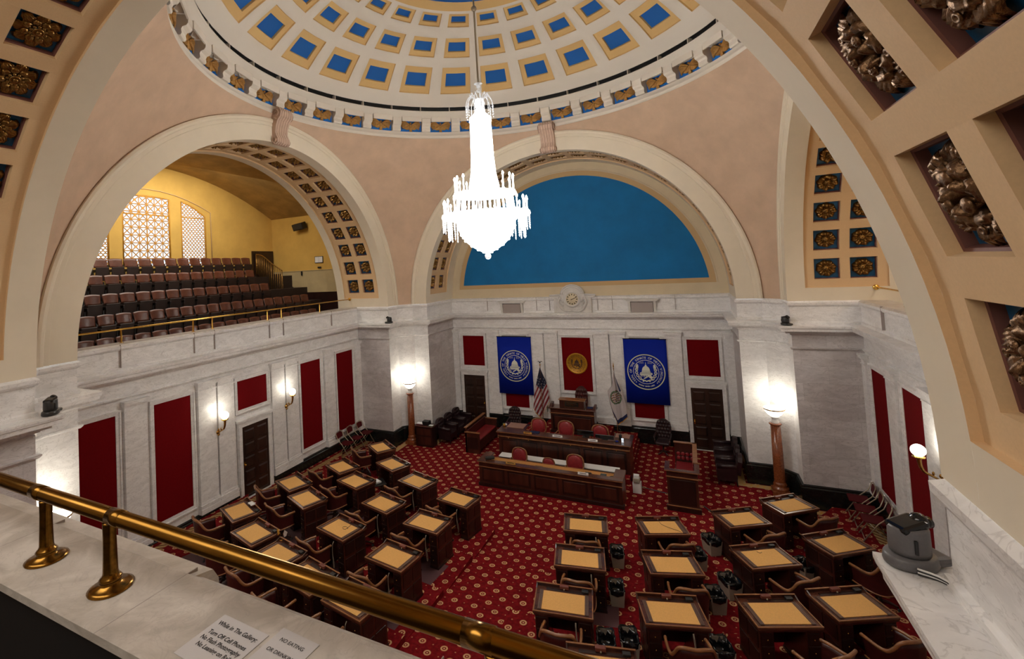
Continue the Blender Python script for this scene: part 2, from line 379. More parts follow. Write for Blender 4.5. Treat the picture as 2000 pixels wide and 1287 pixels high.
# rope border laid round the piers and the north bay
rb = MB(); oa, ob = offset(ring, .12), offset(ring, .34); oc = offset(ring, .23)
for i in list(range(6, 11))+list(range(12, 17)):
    j = (i+1) % 24
    for (p, q) in ((oa, ob),):
        rb.add([(*p[i], .006), (*p[j], .006), (*q[j], .006), (*q[i], .006)], [(0, 1, 2, 3)], 'rope_border', False)
    a, b = Vector(oc[i]), Vector(oc[j]); n = max(1, int((b-a).length/.14)); e = (b-a).normalized(); pr = Vector((-e.y, e.x))
    for t in range(n):
        c = a+(b-a)*((t+.5)/n)
        q = [c-e*.055-pr*.05, c-e*.005-pr*.05, c+e*.055+pr*.05, c+e*.005+pr*.05]
        rb.add([(v.x, v.y, .009) for v in q], [(0, 1, 2, 3)], 'flag_gold', False)
struct(rb, 'trim_1')

# ---------------------------------------------------------------- arches
def TH2(r, th, d): return (r*math.cos(th), d, ZS+r*math.sin(th))
def strip(mb, prof2, th0, th1, n, mt, smooth=True):
    """profile of (radius, depth) revolved about the arch axis"""
    vs = []; k = len(prof2)
    for i in range(n+1):
        t = th0+(th1-th0)*i/n
        vs += [TH2(r, t, d) for r, d in prof2]
    mb.add(vs, [(i*k+j, i*k+j+1, (i+1)*k+j+1, (i+1)*k+j) for i in range(n) for j in range(k-1)], mt, smooth)
def arch(q, d_end, field, cols):
    f0, f1 = field; mb = MB(); mb.M = rot4(q)
    D = P-.03
    for a, b in (((RO+.22, P+.03), (RO+.012, P+.02)), ((RO+.012, P+.02), (RO, D-.045)), ((RO, D-.045), (RO-.05, D-.06)), ((RO-.05, D-.06), (RO-.10, D-.045)), ((RO-.10, D-.045), (RO-.12, D-.02)), ((RO-.12, D-.02), (RO-.20, D-.02)), ((RO-.20, D-.02), (RO-.21, D)), ((RO-.21, D), (W_, D))):
        strip(mb, [a, b], 0, PI, 96, 'cream')
    tf0, tf1 = R(3.7), R(176.3); G = W_+.05
    strip(mb, [(W_, D), (W_, f0)], 0, PI, 96, 'cream'); strip(mb, [(W_, f1), (W_, d_end)], 0, PI, 96, 'cream')
    for t0, t1 in ((0, tf0), (tf1, PI)): strip(mb, [(W_, f0), (W_, f1)], t0, t1, 3, 'cream')
    strip(mb, [(W_, f0), (G, f0)], tf0, tf1, 96, 'tan'); strip(mb, [(G, f1), (W_, f1)], tf0, tf1, 96, 'tan')
    for t in (tf0, tf1): mb.add([TH2(W_, t, f0), TH2(W_, t, f1), TH2(G, t, f1), TH2(G, t, f0)], [(0, 1, 2, 3)], 'tan')
    # tan field broken by coffers
    per, wd = R(8.113), R(5.86); N = 21
    ts = [tf0]
    for k in range(N):
        c = PI/2+(k-10)*per; ts += [c-wd/2, c+wd/2]
    ts.append(tf1)
    ds = [f0]+[x for c in cols for x in c]+[f1]
    for i in range(len(ts)-1):
        for j in range(len(ds)-1):
            t0, t1, d0, d1 = ts[i], ts[i+1], ds[j], ds[j+1]
            if i % 2 == 1 and j % 2 == 1:
                s1, s2, s3 = G, G+.085, G+.20; iw = .045; it = iw/W_
                def frame(r, a): return [TH2(r, t0+a*it, d0+a*iw), TH2(r, t1-a*it, d0+a*iw), TH2(r, t1-a*it, d1-a*iw), TH2(r, t0+a*it, d1-a*iw)]
                L4 = [(G, 0, 'tan'), (G+.06, .10, 'mauve'), (G+.064, .45, 'mauve'), (G+.115, .55, None)]
                for (r_a, a_a, m_a), (r_b, a_b, _) in zip(L4, L4[1:]):
                    A, B = frame(r_a, a_a), frame(r_b, a_b)
                    mb.add(A+B, [(k, (k+1) % 4, 4+(k+1) % 4, 4+k) for k in range(4)], m_a, False)
                mb.add(frame(G+.115, .55), [(0, 1, 2, 3)], 'coffer_blue', False)
            else: strip(mb, [(G, d0), (G, d1)], t0, t1, 1, 'tan')
    return mb
C2 = ((6.82, 7.35), (7.54, 8.07)); CN = ((6.67, 7.11), (7.36, 7.82))
struct(arch(0, 8.60, (6.56, 8.02), CN), 'trim_2'); struct(arch(1, 8.60, (6.61, 8.26), C2), 'trim_3')
struct(arch(2, 8.66, (6.61, 8.26), C2), 'trim_4'); struct(arch(3, 8.60, (6.61, 8.26), C2), 'trim_5')

# pendentives (one sphere), drum and saucer dome
ce = MB(); RS2 = P*P+RO*RO
for q in range(4):
    ce.M = rot4(q); NZ, NT = 40, 28; vs = []
    for i in range(NZ+1):
        z = (ZR-ZS)*i/NZ; r = math.sqrt(RS2-z*z); a0 = math.acos(min(1, P/r)); a1 = PI/2-a0
        for j in range(NT+1):
            a = a0+(a1-a0)*j/NT; vs.append((r*math.cos(a), r*math.sin(a), ZS+z))
    ce.add(vs, [(i*(NT+1)+j, i*(NT+1)+j+1, (i+1)*(NT+1)+j+1, (i+1)*(NT+1)+j) for i in range(NZ) for j in range(NT)], 'plaster_pink', True)
ce.M = Matrix()
DZ, DR = 6.07, 8.49
def dome(al, az, rr=DR): return (rr*math.sin(al)*math.cos(az), rr*math.sin(al)*math.sin(az), DZ+rr*math.cos(al))
rows = [(5.49, 4.71), (4.41, 3.80), (3.45, 3.02)]
als = [math.asin(5.86/DR)]
for a, b in rows: als += [math.asin(a/DR), math.asin(b/DR)]
als += [math.asin(2.93/DR), math.asin(2.64/DR)]
azs = []
for k in range(24): azs += [R(15*k+R(0)-5.45), R(15*k+5.45)]
azs.append(azs[0]+2*PI)
for i in range(len(als)-1):
    for j in range(len(azs)-1):
        a0, a1, z0, z1 = als[i], als[i+1], azs[j], azs[j+1]
        if i in (1, 3, 5) and j % 2 == 0:
            ia = (a0-a1)*.17; iz = R(1.15)
            def fr(rr, t):
                A0, A1, B0, B1 = a0-t*ia, a1+t*ia, z0+t*iz, z1-t*iz; am, bm_ = (A0+A1)/2, (B0+B1)/2
                return [dome(x, y, rr) for x, y in ((A0, B0), (A0, bm_), (A0, B1), (am, B1), (A1, B1), (A1, bm_), (A1, B0), (am, B0))]
            L4 = [(DR, 0, 'tan_dome'), (DR+.035, .12, 'tan_dome'), (DR+.045, 1.45, 'tan_dome'), (DR+.10, 1.5, None)]
            for (ra, ta, ma), (rb_, tb, _) in zip(L4, L4[1:]):
                ce.add(fr(ra, ta)+fr(rb_, tb), [(k, (k+1) % 8, 8+(k+1) % 8, 8+k) for k in range(8)], ma, False)
            ce.add(fr(DR+.10, 1.5), [tuple(range(8))], 'dome_blue', False)
        else:
            n = 2; vs = []
            for u in range(n+1):
                for v in range(n+1): vs.append(dome(a0+(a1-a0)*u/n, z0+(z1-z0)*v/n))
            ce.add(vs, [(u*(n+1)+v, u*(n+1)+v+1, (u+1)*(n+1)+v+1, (u+1)*(n+1)+v) for u in range(n) for v in range(n)], 'tan_dome' if i == len(als)-2 else 'dome_white', True)
ce.lathe([(2.64, dome(als[-1], 0)[2]), (2.62, 14.20), (1.6, 14.5), (.6, 14.6), (0, 14.62)], 'dome_blue', n=64)
struct(ce, 'ceiling', normals='weld')
# drum cornice
dr = MB()
dr.lathe([(6.23, 11.10), (6.17, 11.12), (6.15, 11.18), (6.17, 11.22), (6.12, 11.24), (6.12, 11.30), (6.15, 11.32), (6.15, 11.42)], 'dome_white', n=144)
dr.lathe([(6.15, 11.42), (6.24, 11.425)], 'dome_white', n=144)
dr.lathe([(6.24, 11.425), (6.24, 11.83)], 'frieze_blue', n=144, smooth=False)
dr.lathe([(6.24, 11.83), (5.98, 11.845), (5.97, 11.89), (5.94, 11.90), (5.92, 11.97), (5.88, 11.98), (5.87, 12.01), (5.82, 12.02), (5.80, 12.055), (5.83, 12.07), (6.02, 12.07)], 'dome_white', n=144)
dr.lathe([(6.02, 12.07), (6.02, 12.24), (5.84, 12.235)], 'black', n=144)
for k in range(36):   # little posts crossing the dark cove slot
    a = R(10*k+2); c, s = math.cos(a), math.sin(a); dr.M = Matrix.Rotation(a, 4, 'Z'); dr.box(5.85, 6.0, -.010, .010, 12.06, 12.225, 'dome_white')
S_ = [(6.25, 11.43), (6.10, 11.43), (6.075, 11.47), (6.085, 11.55), (6.06, 11.60), (5.99, 11.63), (5.955, 11.68), (5.95, 11.78), (5.95, 11.85), (6.25, 11.85)]
for k in range(36):
    dr.M = Matrix.Rotation(R(10*k), 4, 'Z'); dr.prism([(x, z) for x, z in S_], -.15, .15, 'dome_white', 'y')
    # carved soffit panel between the consoles
    dr.M = Matrix.Rotation(R(10*k+5), 4, 'Z'); dr.box(6.0, 6.2, -.30, .30, 11.815, 11.835, 'dome_white')
    dr.tube([(6.1+.05*math.sin(t*.9), -.24+.06*t, 11.81) for t in range(9)], .016, 'dome_white', 5)
    dr.box(5.925, 5.96, -.34, .34, 11.73, 11.90, 'dome_white')
struct(dr, 'trim_6')

# lunette wall of the north bay
lw = MB(); n = 64
def seg(mb, rr, z0, y, mt, c=ZS):
    a0 = math.asin((z0-c)/rr); pts = [(rr*math.cos(a), c+rr*math.sin(a)) for a in [a0+(PI-2*a0)*i/n for i in range(n+1)]]
    mb.add([(x, y, z) for x, z in pts], [tuple(range(len(pts)))], mt, False)
seg(lw, 5.2, ZS-.02, 8.60, 'cream_warm'); seg(lw, 4.82, 5.62, 8.594, 'tan_band'); seg(lw, 4.63, 5.785, 8.588, 'wall_blue')
strip(lw, [(4.83, 8.599), (4.84, 8.585), (4.87, 8.585), (4.88, 8.599)], R(4.5), R(175.5), 64, 'cream_warm')
struct(lw, 'wall_lunette', normals=False)

# ---------------------------------------------------------------- galleries
def gallery(q, far, nm, vis=True):
    """room behind an arch, far = distance of its back wall"""
    mb = MB(); mb.M = rot4(q); H = lambda x: 10.73-.0515*x*x; Y = 5.53; n = 24
    # vault
    vs = [(Y*(2*i/n-1), d, H(Y*(2*i/n-1))) for d in (8.6, far) for i in range(n+1)]
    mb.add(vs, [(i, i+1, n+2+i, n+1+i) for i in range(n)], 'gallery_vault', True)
    # side walls with dado
    for s in (-1, 1):
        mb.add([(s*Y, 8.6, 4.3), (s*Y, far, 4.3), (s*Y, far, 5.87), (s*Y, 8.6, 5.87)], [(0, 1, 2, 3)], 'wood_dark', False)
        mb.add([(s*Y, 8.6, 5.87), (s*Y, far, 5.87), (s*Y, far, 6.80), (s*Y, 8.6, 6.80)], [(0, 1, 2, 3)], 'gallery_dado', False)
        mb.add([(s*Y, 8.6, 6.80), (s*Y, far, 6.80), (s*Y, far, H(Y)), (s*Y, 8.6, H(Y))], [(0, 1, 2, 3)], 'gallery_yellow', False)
        mb.box(*sorted((s*Y, s*(Y-.02))), 8.62, far, 6.785, 6.81, 'gallery_dado')
        # reveal between arch and side wall
    # front wall round the arch (back side)
    pts = [(W_*math.cos(R(180-3*i)), ZS+W_*math.sin(R(180-3*i))) for i in range(61)]
    vs = []; fs = []
    for i, (x, z) in enumerate(pts):
        vs += [(x, 8.6, z), (x, 8.6, H(x)) if i not in (0, 60) else (x, 8.6, H(x))]
    fs = [(2*i, 2*i+2, 2*i+3, 2*i+1) for i in range(60)]; mb.add(vs, fs, 'gallery_yellow', False)
    for s in (-1, 1): mb.add([(s*W_, 8.6, 4.3), (s*Y, 8.6, 4.3), (s*Y, 8.6, H(Y)), (s*W_, 8.6, H(W_))], [(0, 1, 2, 3)], 'gallery_yellow', False)
    # jamb between parapet and arch end
    for s in (-1, 1): mb.add([(s*W_, 7.7, 4.3), (s*W_, 8.6, 4.3), (s*W_, 8.6, ZS), (s*W_, 7.7, ZS)], [(0, 1, 2, 3)], 'cream', False)
    return mb
TRD = [(8.2, 4.50), (9.0, 5.03), (9.78, 5.56), (10.55, 6.10), (11.4, 6.63)]   # tread front, height (first is the front aisle)
g = gallery(3, 12.5, 'west')
n = 24; H = lambda x: 10.73-.0515*x*x
# back wall with three arched openings: built as vertical strips
def optop(y):   # top of window opening at y, None outside
    a = abs(y)
    if a < .82: return 9.64-.06*(a/.8)**2
    if 1.24 < a < 2.23: return 9.60-.075*(a-.9)**2*4.2 if a > 1.24 else None
    return None
ys = sorted(set([-5.53, 5.53, -.82, .82, -1.24, 1.24, -2.23, 2.23]+[i*.2 for i in range(-27, 28)]))
for a, b in zip(ys, ys[1:]):
    mid = (a+b)/2; t = optop(mid)
    def q4(y0, y1, z00, z01, z10, z11): g.add([(y0, 12.5, z00), (y1, 12.5, z01), (y1, 12.5, z11), (y0, 12.5, z10)], [(0, 1, 2, 3)], 'gallery_yellow', False)
    if t is None: q4(a, b, 4.3, 4.3, H(a), H(b))
    else:
        ta, tb = optop(a*.9999 if abs(a) > abs(mid) else a*1.0001 if a else 0) or t, optop(b*.9999 if abs(b) > abs(mid) else b*1.0001 if b else 0) or t
        q4(a, b, 4.3, 4.3, 7.2, 7.2); q4(a, b, ta, tb, H(a), H(b))
# thin raised line framing the window group
g.tube([(x, 12.485, 7.2) if abs(x) > 2.45 else (x, 12.485, 9.87-.106*x*x) for x in [-2.46, -2.45, -2, -1.5, -1, -.5, 0, .5, 1, 1.5, 2, 2.45, 2.46]], .018, 'tan_band', 5)
# stepped floor
gf = MB(); gf.M = rot4(3)
for k, (d, z) in enumerate(TRD):
    d1 = TRD[k+1][0] if k < 4 else 12.5
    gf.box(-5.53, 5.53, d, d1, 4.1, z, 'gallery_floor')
struct(g, 'wall_gallery'); struct(gf, 'floor')
ge = gallery(1, 11.5, 'east'); ge.box(-5.53, 5.53, 8.2, 11.5, 4.1, 4.5, 'gallery_floor'); ge.add([(-5.53, 11.5, 4.3), (5.53, 11.5, 4.3), (5.53, 11.5, 10.75), (-5.53, 11.5, 10.75)], [(0, 1, 2, 3)], 'gallery_yellow', False); struct(ge, 'wall_gallery')
gs = gallery(2, 13.0, 'south'); gs.box(-5.53, 5.53, 8.86, 13, 4.1, 4.5, 'gallery_floor'); gs.add([(-5.53, 13, 4.3), (5.53, 13, 4.3), (5.53, 13, 10.75), (-5.53, 13, 10.75)], [(0, 1, 2, 3)], 'cream_warm', False)
struct(gs, 'wall_gallery')

# ================================================================== WALL FITTINGS (setting: pilasters, frames, fabric panels)
def wallM(side):
    # local frame: x along wall (increasing to the viewer's right when facing it), y = out of wall into room, z up
    if side == 'n': return Matrix.Translation((0, YB, 0)) @ Matrix.Rotation(PI, 4, 'Z') @ Matrix.Diagonal((-1, 1, 1, 1))
    if side == 'w': return Matrix.Translation((-XE, 0, 0)) @ Matrix.Rotation(-PI/2, 4, 'Z') @ Matrix.Diagonal((-1, 1, 1, 1))
    if side == 'e': return Matrix.Translation((XE, 0, 0)) @ Matrix.Rotation(PI/2, 4, 'Z') @ Matrix.Diagonal((-1, 1, 1, 1))
# north: local x = world x ; west: local x = world y ; east: local x = -world y
def pilaster(mb, a, b):
    mb.box(a, b, 0, .085, .86, 3.76, 'marble'); mb.box(a-.03, b+.03, 0, .14, .575, .70, 'marble'); mb.box(a-.02, b+.02, 0, .125, .70, .735, 'marble'); mb.box(a-.028, b+.028, 0, .135, .735, .80, 'marble'); mb.box(a-.012, b+.012, 0, .105, .80, .86, 'marble')
    mb.box(a-.012, b+.012, 0, .105, 3.70, 3.725, 'marble'); mb.box(a+.004, b-.004, 0, .09, 3.76, 3.82, 'marble'); mb.box(a-.012, b+.012, 0, .11, 3.82, 3.85, 'marble'); mb.box(a-.028, b+.028, 0, .145, 3.85, 3.90, 'marble'); mb.box(a-.035, b+.035, 0, .16, 3.90, 3.945, 'marble')
def frame(mb, a, b, z0, z1, wdt=.10, d=.035):
    for x0, x1, y0, y1 in ((a-wdt, a, z0-wdt, z1+wdt), (b, b+wdt, z0-wdt, z1+wdt), (a, b, z0-wdt, z0), (a, b, z1, z1+wdt)):
        mb.box(x0, x1, 0, d, y0, y1, 'marble')
    e = .004
    for x0, x1, y0, y1 in ((a-wdt-e, a-wdt+.03, z0-wdt+.03, z1+wdt-.03), (b+wdt-.03, b+wdt+e, z0-wdt+.03, z1+wdt-.03), (a-wdt-e, b+wdt+e, z0-wdt-e, z0-wdt+.03), (a-wdt-e, b+wdt+e, z1+wdt-.03, z1+wdt+e)):
        mb.box(x0, x1, .001, d+.028, y0, y1, 'marble')
def door(n, side, x0, x1, zb, zt, knob_left):
    mb = MB(); mb.M = wallM(side); fr_ = MB(); fr_.M = mb.M
    fr_.box(x0-.11, x0, 0, .11, zb, zt+.12, 'marble'); fr_.box(x1, x1+.11, 0, .11, zb, zt+.12, 'marble'); fr_.box(x0, x1, 0, .11, zt, zt+.12, 'marble')
    fr_.box(x0-.15, x1+.15, 0, .13, zt+.12, zt+.16, 'marble'); fr_.box(x0-.17, x1+.17, 0, .15, zt+.16, zt+.21, 'marble'); fr_.box(x0-.115, x0-.085, 0, .128, zb, zt+.118, 'marble'); fr_.box(x1+.085, x1+.115, 0, .128, zb, zt+.118, 'marble')
    fr_.box(x0, x1, 0, .14, zb-.01, zb+.012, 'white_paint')
    mb.box(x0, x1, .0, .085, zb, zt, 'door_wood')
    w_ = (x1-x0); nr = 5
    for c in (0, 1):
        a = x0+.07+c*(w_/2-.015); b = a+w_/2-.125
        for r_ in range(nr):
            h = (zt-zb-.12)/nr; z0 = zb+.07+r_*h; z1 = z0+h-.07
            vs = [(a, .085, z0), (b, .085, z0), (b, .085, z1), (a, .085, z1), (a+.035, .11, z0+.035), (b-.035, .11, z0+.035), (b-.035, .11, z1-.035), (a+.035, .11, z1-.035)]
            mb.add(vs, [(0, 1, 5, 4), (1, 2, 6, 5), (2, 3, 7, 6), (3, 0, 4, 7), (4, 5, 6, 7)], 'door_wood', False)
    o = struct(mb, 'door_%d' % n)
    f_ = fr_.build('door_frame', o)
    k = MB(); k.M = mb.M; kx = x0+.06 if knob_left else x1-.06; k.sph((kx, .135, zb+.95), .026, 'brass_bright', 10); k.tube([(kx, .085, zb+.95), (kx, .135, zb+.95)], .010, 'brass_bright', 6); k.box(kx-.02, kx+.02, .085, .09, zb+.85, zb+1.02, 'brass_bright')
    k.build('door_knob', o)
fit = {'n': MB(), 'w': MB(), 'e': MB()}
for sd, mb in fit.items(): mb.M = wallM(sd)
for sd in 'nwe':
    mb = fit[sd]
    for a, b in ((.68, 1.20), (1.25, 1.78), (3.09, 3.60), (4.90, 5.15)):
        pilaster(mb, a, b); pilaster(mb, -b, -a)
    for s in (-1, 1):
        mb.tube([(s*1.225, .02, .6), (s*1.225, .02, 3.9)], .008, 'grey_panel', 6)
red = []
for s in (-1, 1):
    a, b = sorted((s*1.95, s*2.92)); red.append(('n', a, b, .88, 3.69)); a, b = sorted((s*3.76, s*4.71)); red.append(('n', a, b, 2.46, 3.69))
red.append(('n', -.54, .54, 1.68, 3.69))
for sd in 'we':
    for s in (-1, 1):
        a, b = sorted((s*1.955, s*2.90)); red.append((sd, a, b, .88, 3.68)); a, b = sorted((s*3.76, s*4.69)); red.append((sd, a, b, .88, 3.68))
    red.append((sd, -.53, .53, 2.86, 3.68))
LB = {'n': 'back wall', 'w': 'left wall', 'e': 'right wall'}
for i, (sd, a, b, z0, z1) in enumerate(red):
    frame(fit[sd], a, b, z0, z1)
    mb = MB(); mb.M = wallM(sd); mb.bev(a, b, 0.0, .022, z0, z1, 'red_fabric', .006)
    c = (a+b)/2*(-1 if sd == 'e' else 1)
    if sd == 'n': d = {0: 'tall dark red fabric wall panel mostly hidden behind the left blue seal banner', 1: 'small dark red fabric wall panel above the left door of the back wall', 2: 'tall dark red fabric wall panel mostly hidden behind the right blue seal banner', 3: 'small dark red fabric wall panel above the right door of the back wall', 4: 'dark red fabric wall panel behind the gold seal over the big chair'}[i]
    elif sd == 'w': d = {-4: 'tall dark red panel at the near end of the left wall, beside the marble pier', -2: 'wide tall dark red panel on the left wall, between the near sconce and the near end', 0: 'small squarish dark red panel above the left wall door', 2: 'tall dark red panel on the left wall just past the far sconce', 4: 'tall dark red panel at the far end of the left wall above the folding chairs'}[int(round(c/2.2))*2]
    else: d = {4: 'tall narrow dark red panel at the far end of the right wall', 2: 'tall dark red panel on the right wall beside the glowing globe sconce', 0: 'small dark red panel above the right wall door, hidden behind the near pier', -2: 'tall dark red panel on the right wall hidden behind the near pier', -4: 'tall dark red panel at the near end of the right wall, hidden behind the near pier'}[int(round(c/2.2))*2]
    if sd == 'e' and c < 1.5: struct(mb, 'trim_%d' % (20+i))
    else: tag(mb.build('fabric_wall_panel'), d, 'wall panel')
for j, (sd, mb) in enumerate(fit.items()): struct(mb, 'trim_%d' % (7+j))
door(1, 'n', -4.72, -3.78, 0.0, 2.07, False); door(2, 'n', 3.78, 4.72, 0.0, 2.07, True); door(3, 'w', -.47, .47, .37, 2.38, True); door(4, 'e', -.47, .47, .37, 2.38, True)

# blue banners with the seal
def arc_text(mb, txt, c, rad, size, mt, y, a_mid, span, inward=False):
    n = len(txt)
    for i, ch in enumerate(txt):
        if ch == ' ': continue
        t = (i/(n-1)-.5); a = a_mid-span*t if not inward else a_mid+span*t
        add_text(mb, ch, (c[0]+rad*math.cos(a), c[1]+rad*math.sin(a)), size, a-PI/2 if not inward else a+PI/2, mt, y)
_tc = {}
def text_mesh(ch, ext=0.0, shear=0.0, bold=0.0):
    k = (ch, ext, shear, bold)
    if k not in _tc:
        cu = bpy.data.curves.new('t', 'FONT'); cu.body = ch; cu.size = 1; cu.align_x = 'CENTER'; cu.shear = shear; cu.offset = bold; cu.resolution_u = 3
        o = bpy.data.objects.new('t', cu); COL.objects.link(o); bpy.context.view_layer.update()
        me = o.evaluated_get(bpy.context.evaluated_depsgraph_get()).to_mesh()
        _tc[k] = ([v.co[:] for v in me.vertices], [tuple(p.vertices) for p in me.polygons]); bpy.data.objects.remove(o); bpy.data.curves.remove(cu)
    return _tc[k]
def add_text(mb, ch, c, size, rot, mt, y, bold=.012):
    vs, fs = text_mesh(ch, bold=bold); ca, sa = math.cos(rot), math.sin(rot)
    mb.add([(c[0]+size*(v[0]*ca-(v[1]-.35)*sa), y, c[1]+size*(v[0]*sa+(v[1]-.35)*ca)) for v in vs], fs, mt, False)
def disc_ring(mb, c, r0_, r1_, y, mt, n=64, th=.004):
    vs = [(c[0]+r*math.cos(2*PI*i/n), yy, c[1]+r*math.sin(2*PI*i/n)) for yy in (y, y-th) for r in (r0_, r1_) for i in range(n)]
    fs = []
    for i in range(n):
        j = (i+1) % n; fs += [(i, j, n+j, n+i), (2*n+i, 2*n+j, 3*n+j, 3*n+i), (n+i, n+j, 3*n+j, 3*n+i), (i, j, 2*n+j, 2*n+i)]
    mb.add(vs, fs, mt, False)
def seal(mb, c, r, y, m1, m2, gold=False):
    """round seal drawn in thin raised shapes in the xz plane facing -y; y is its surface"""
    def poly(p, mt, dy=0): mb.prism([(c[0]+a*r, c[1]+b*r) for a, b in p], y-.004-dy, y, mt, 'y')
    disc_ring(mb, c, .95*r, r, y, m1); disc_ring(mb, c, .655*r, .68*r, y, m2)
    arc_text(mb, 'SEAL OF THE SENATE OF WEST VIRGINIA', c, .81*r, .165*r, m2, y-.004, R(90), R(258))
    arc_text(mb, 'MONTANI SEMPER LIBERI', c, .81*r, .10*r, m2, y-.004, R(270), R(58), True)
    for sx in (-1, 1):
        a = R(270+sx*43); poly([(.81*math.cos(a)+.03*math.cos(t*PI/3), .81*math.sin(a)+.03*math.sin(t*PI/3)) for t in range(6)], m2)
    # domed capitol
    poly([(-.012, .40), (.012, .40), (.015, .50), (0, .56), (-.015, .50)], m2)
    poly([(-.05, .33), (.05, .33), (.04, .40), (-.04, .40)], m2)
    poly([(-.21*math.cos(t), .06+.28*math.sin(t)) for t in [PI*i/14 for i in range(15)]], m2)
    poly([(-.23, -.02), (.23, -.02), (.23, .045), (-.23, .045)], m2)
    poly([(-.34, -.09), (.34, -.09), (.30, -.035), (-.30, -.035)], m2)
    poly([(-.31, -.20), (.22, -.20), (.31, -.11), (-.34, -.11)], m2)
    for i in range(6): poly([(-.29+i*.09, -.27), (-.25+i*.09, -.27), (-.25+i*.09, -.20), (-.29+i*.09, -.20)], m2)
    poly([(-.16, -.36), (-.10, -.40), (.34, -.12), (.31, -.08)], m2, .001)
    poly([(.12, -.28), (.24, -.38), (.34, -.26), (.22, -.18)], m2, .001)
    # wreath links
    for sx in (-1, 1):
        for k, a in enumerate((12, -8, -28, -48, -68)):
            a = R(a); cx, cz = .51*math.cos(a)*sx, .51*math.sin(a)+.02
            if k < 4: disc_ring(mb, (c[0]+cx*r, c[1]+cz*r), .045*r, .085*r, y, m2, 14)
            poly([(cx+.05*math.cos(t*PI/3)-.02*sx, cz-.06+.05*math.sin(t*PI/3)) for t in range(6)], m2)
        poly([(sx*.40, .40), (sx*.47, .44), (sx*.54, .30), (sx*.52, .12), (sx*.42, .14), (sx*.39, .28)][::sx], m2)
        for t in range(4): poly([(sx*(.12+t*.06), .47), (sx*(.135+t*.06), .47), (sx*(.15+t*.07), .60-.02*t), (sx*(.135+t*.07), .60-.02*t)][::sx], m1)
    for t in range(-3, 4): poly([(t*.085+.055*math.cos(u*PI/3), -.52+abs(t)*.03+.04*math.sin(u*PI/3)) for u in range(6)], m2)
for sx, lab in ((-1, 'tall blue banner with the round senate seal, left of the United States flag'), (1, 'tall blue banner with the round senate seal, right of the white state flag')):
    b = thing('seal_banner', lab, 'banner', (sx*2.42, 8.30, 1.43))
    mb = MB(); n = 14; a, c = -.705, .705
    vs = [(a+(c-a)*i/n, .006*math.sin(i*1.1)+(.0 if z else -.012), z) for z in (0, 2.26) for i in range(n+1)]+[(a+(c-a)*i/n, .02+.006*math.sin(i*1.1), z) for z in (0, 2.26) for i in range(n+1)]
    k = n+1; fs = []
    for i in range(n): fs += [(i, i+1, k+i+1, k+i), (2*k+i, 2*k+i+1, 3*k+i+1, 3*k+i), (i, i+1, 2*k+i+1, 2*k+i), (k+i, k+i+1, 3*k+i+1, 3*k+i)]
    fs += [(0, k, 3*k, 2*k), (n, k+n, 3*k+n, 2*k+n)]
    mb.add(vs, fs, 'banner_blue', True); mb.build('banner_cloth', b)
    mb = MB(); seal(mb, (.0, 1.115), .62, -.014, 'seal_cream', 'seal_white'); mb.build('seal', b)
    mb = MB(); mb.tube([(-.72, .012, 2.265), (.72, .012, 2.265)], .016, 'black', 8); mb.box(-.5, .5, .0, .14, 2.27, 2.29, 'black'); mb.build('hanging_rod', b)
gsl = thing('gold_seal', 'round gold senate seal on the red panel over the big chair', 'seal', (0, 8.425, 2.715))
mb = MB(); mb.M = Matrix.Rotation(PI/2, 4, 'X'); mb.lathe([(0, .0), (.385, 0), (.395, .015), (.385, .035), (.35, .03), (.34, .02), (0, .02)], 'seal_gold', n=48); mb.build('medallion', gsl)
mb = MB(); seal(mb, (0, 0), .37, -.021, 'seal_gold', 'seal_dark'); mb.build('seal_relief', gsl)

# clock on the parapet
ck = thing('wall_clock', 'carved marble clock with black hands over the middle of the back wall', 'clock', (0, 8.40, 4.64))
mb = MB()
o_ = [(-.66, 0), (.66, 0), (.62, .10), (.66, .58), (.86, .60), (.86, .67), (.50, .69), (.44, .69)]
top = [(.44*math.cos(t), .72+.34*math.sin(t)) for t in [PI*i/20 for i in range(21)]]
poly = [(-.60, 0), (.60, 0), (.66, .12), (.60, .55), (.84, .60), (.84, .68), (.46, .70)]+top+[(-.46, .70), (-.84, .68), (-.84, .60), (-.60, .55), (-.66, .12)]
mb.prism(poly, -.07, .06, 'stone_relief', 'y')
for rr, rad in ((.42, .03), (.335, .022)):
    mb.tube([(rr*math.cos(t), -.075, .70+rr*.82*math.sin(t)) for t in [PI*i/20 for i in range(21)]], rad, 'stone_relief', 8)
mb.tube([(-.86, -.06, .66), (-.46, -.07, .68)], .035, 'stone_relief', 8); mb.tube([(.46, -.07, .68), (.86, -.06, .66)], .035, 'stone_relief', 8)
for sx in (-1, 1):
    mb.tube(smooth_path([(sx*.44, -.09, .60), (sx*.52, -.12, .42), (sx*.46, -.12, .25), (sx*.36, -.10, .12), (sx*.20, -.09, .07), (0, -.09, .10)]), .045, 'stone_relief', 8)
    for k in range(9): mb.sph((sx*(.36+.03*(k % 3)), -.11, .16+k*.045), .04, 'stone_relief', 8)
    mb.box(min(sx*.60, sx*.70), max(sx*.60, sx*.70), -.10, 0, .0, .55, 'stone_relief')
mb.build('case', ck)
mb = MB(); mb.M = Matrix.Translation((0, -.08, .51)) @ Matrix.Rotation(PI/2, 4, 'X'); mb.lathe([(.225, -.02), (.30, -.01), (.31, .03), (.28, .05), (.235, .045), (.225, .02)], 'stone_relief', n=40); mb.build('bezel', ck)
mb = MB(); mb.M = Matrix.Translation((0, -.10, .51)) @ Matrix.Rotation(PI/2, 4, 'X'); mb.lathe([(0, 0), (.232, 0), (.232, -.02)], 'clock_face', n=40)
mb.M = Matrix.Translation((0, -.103, .51))
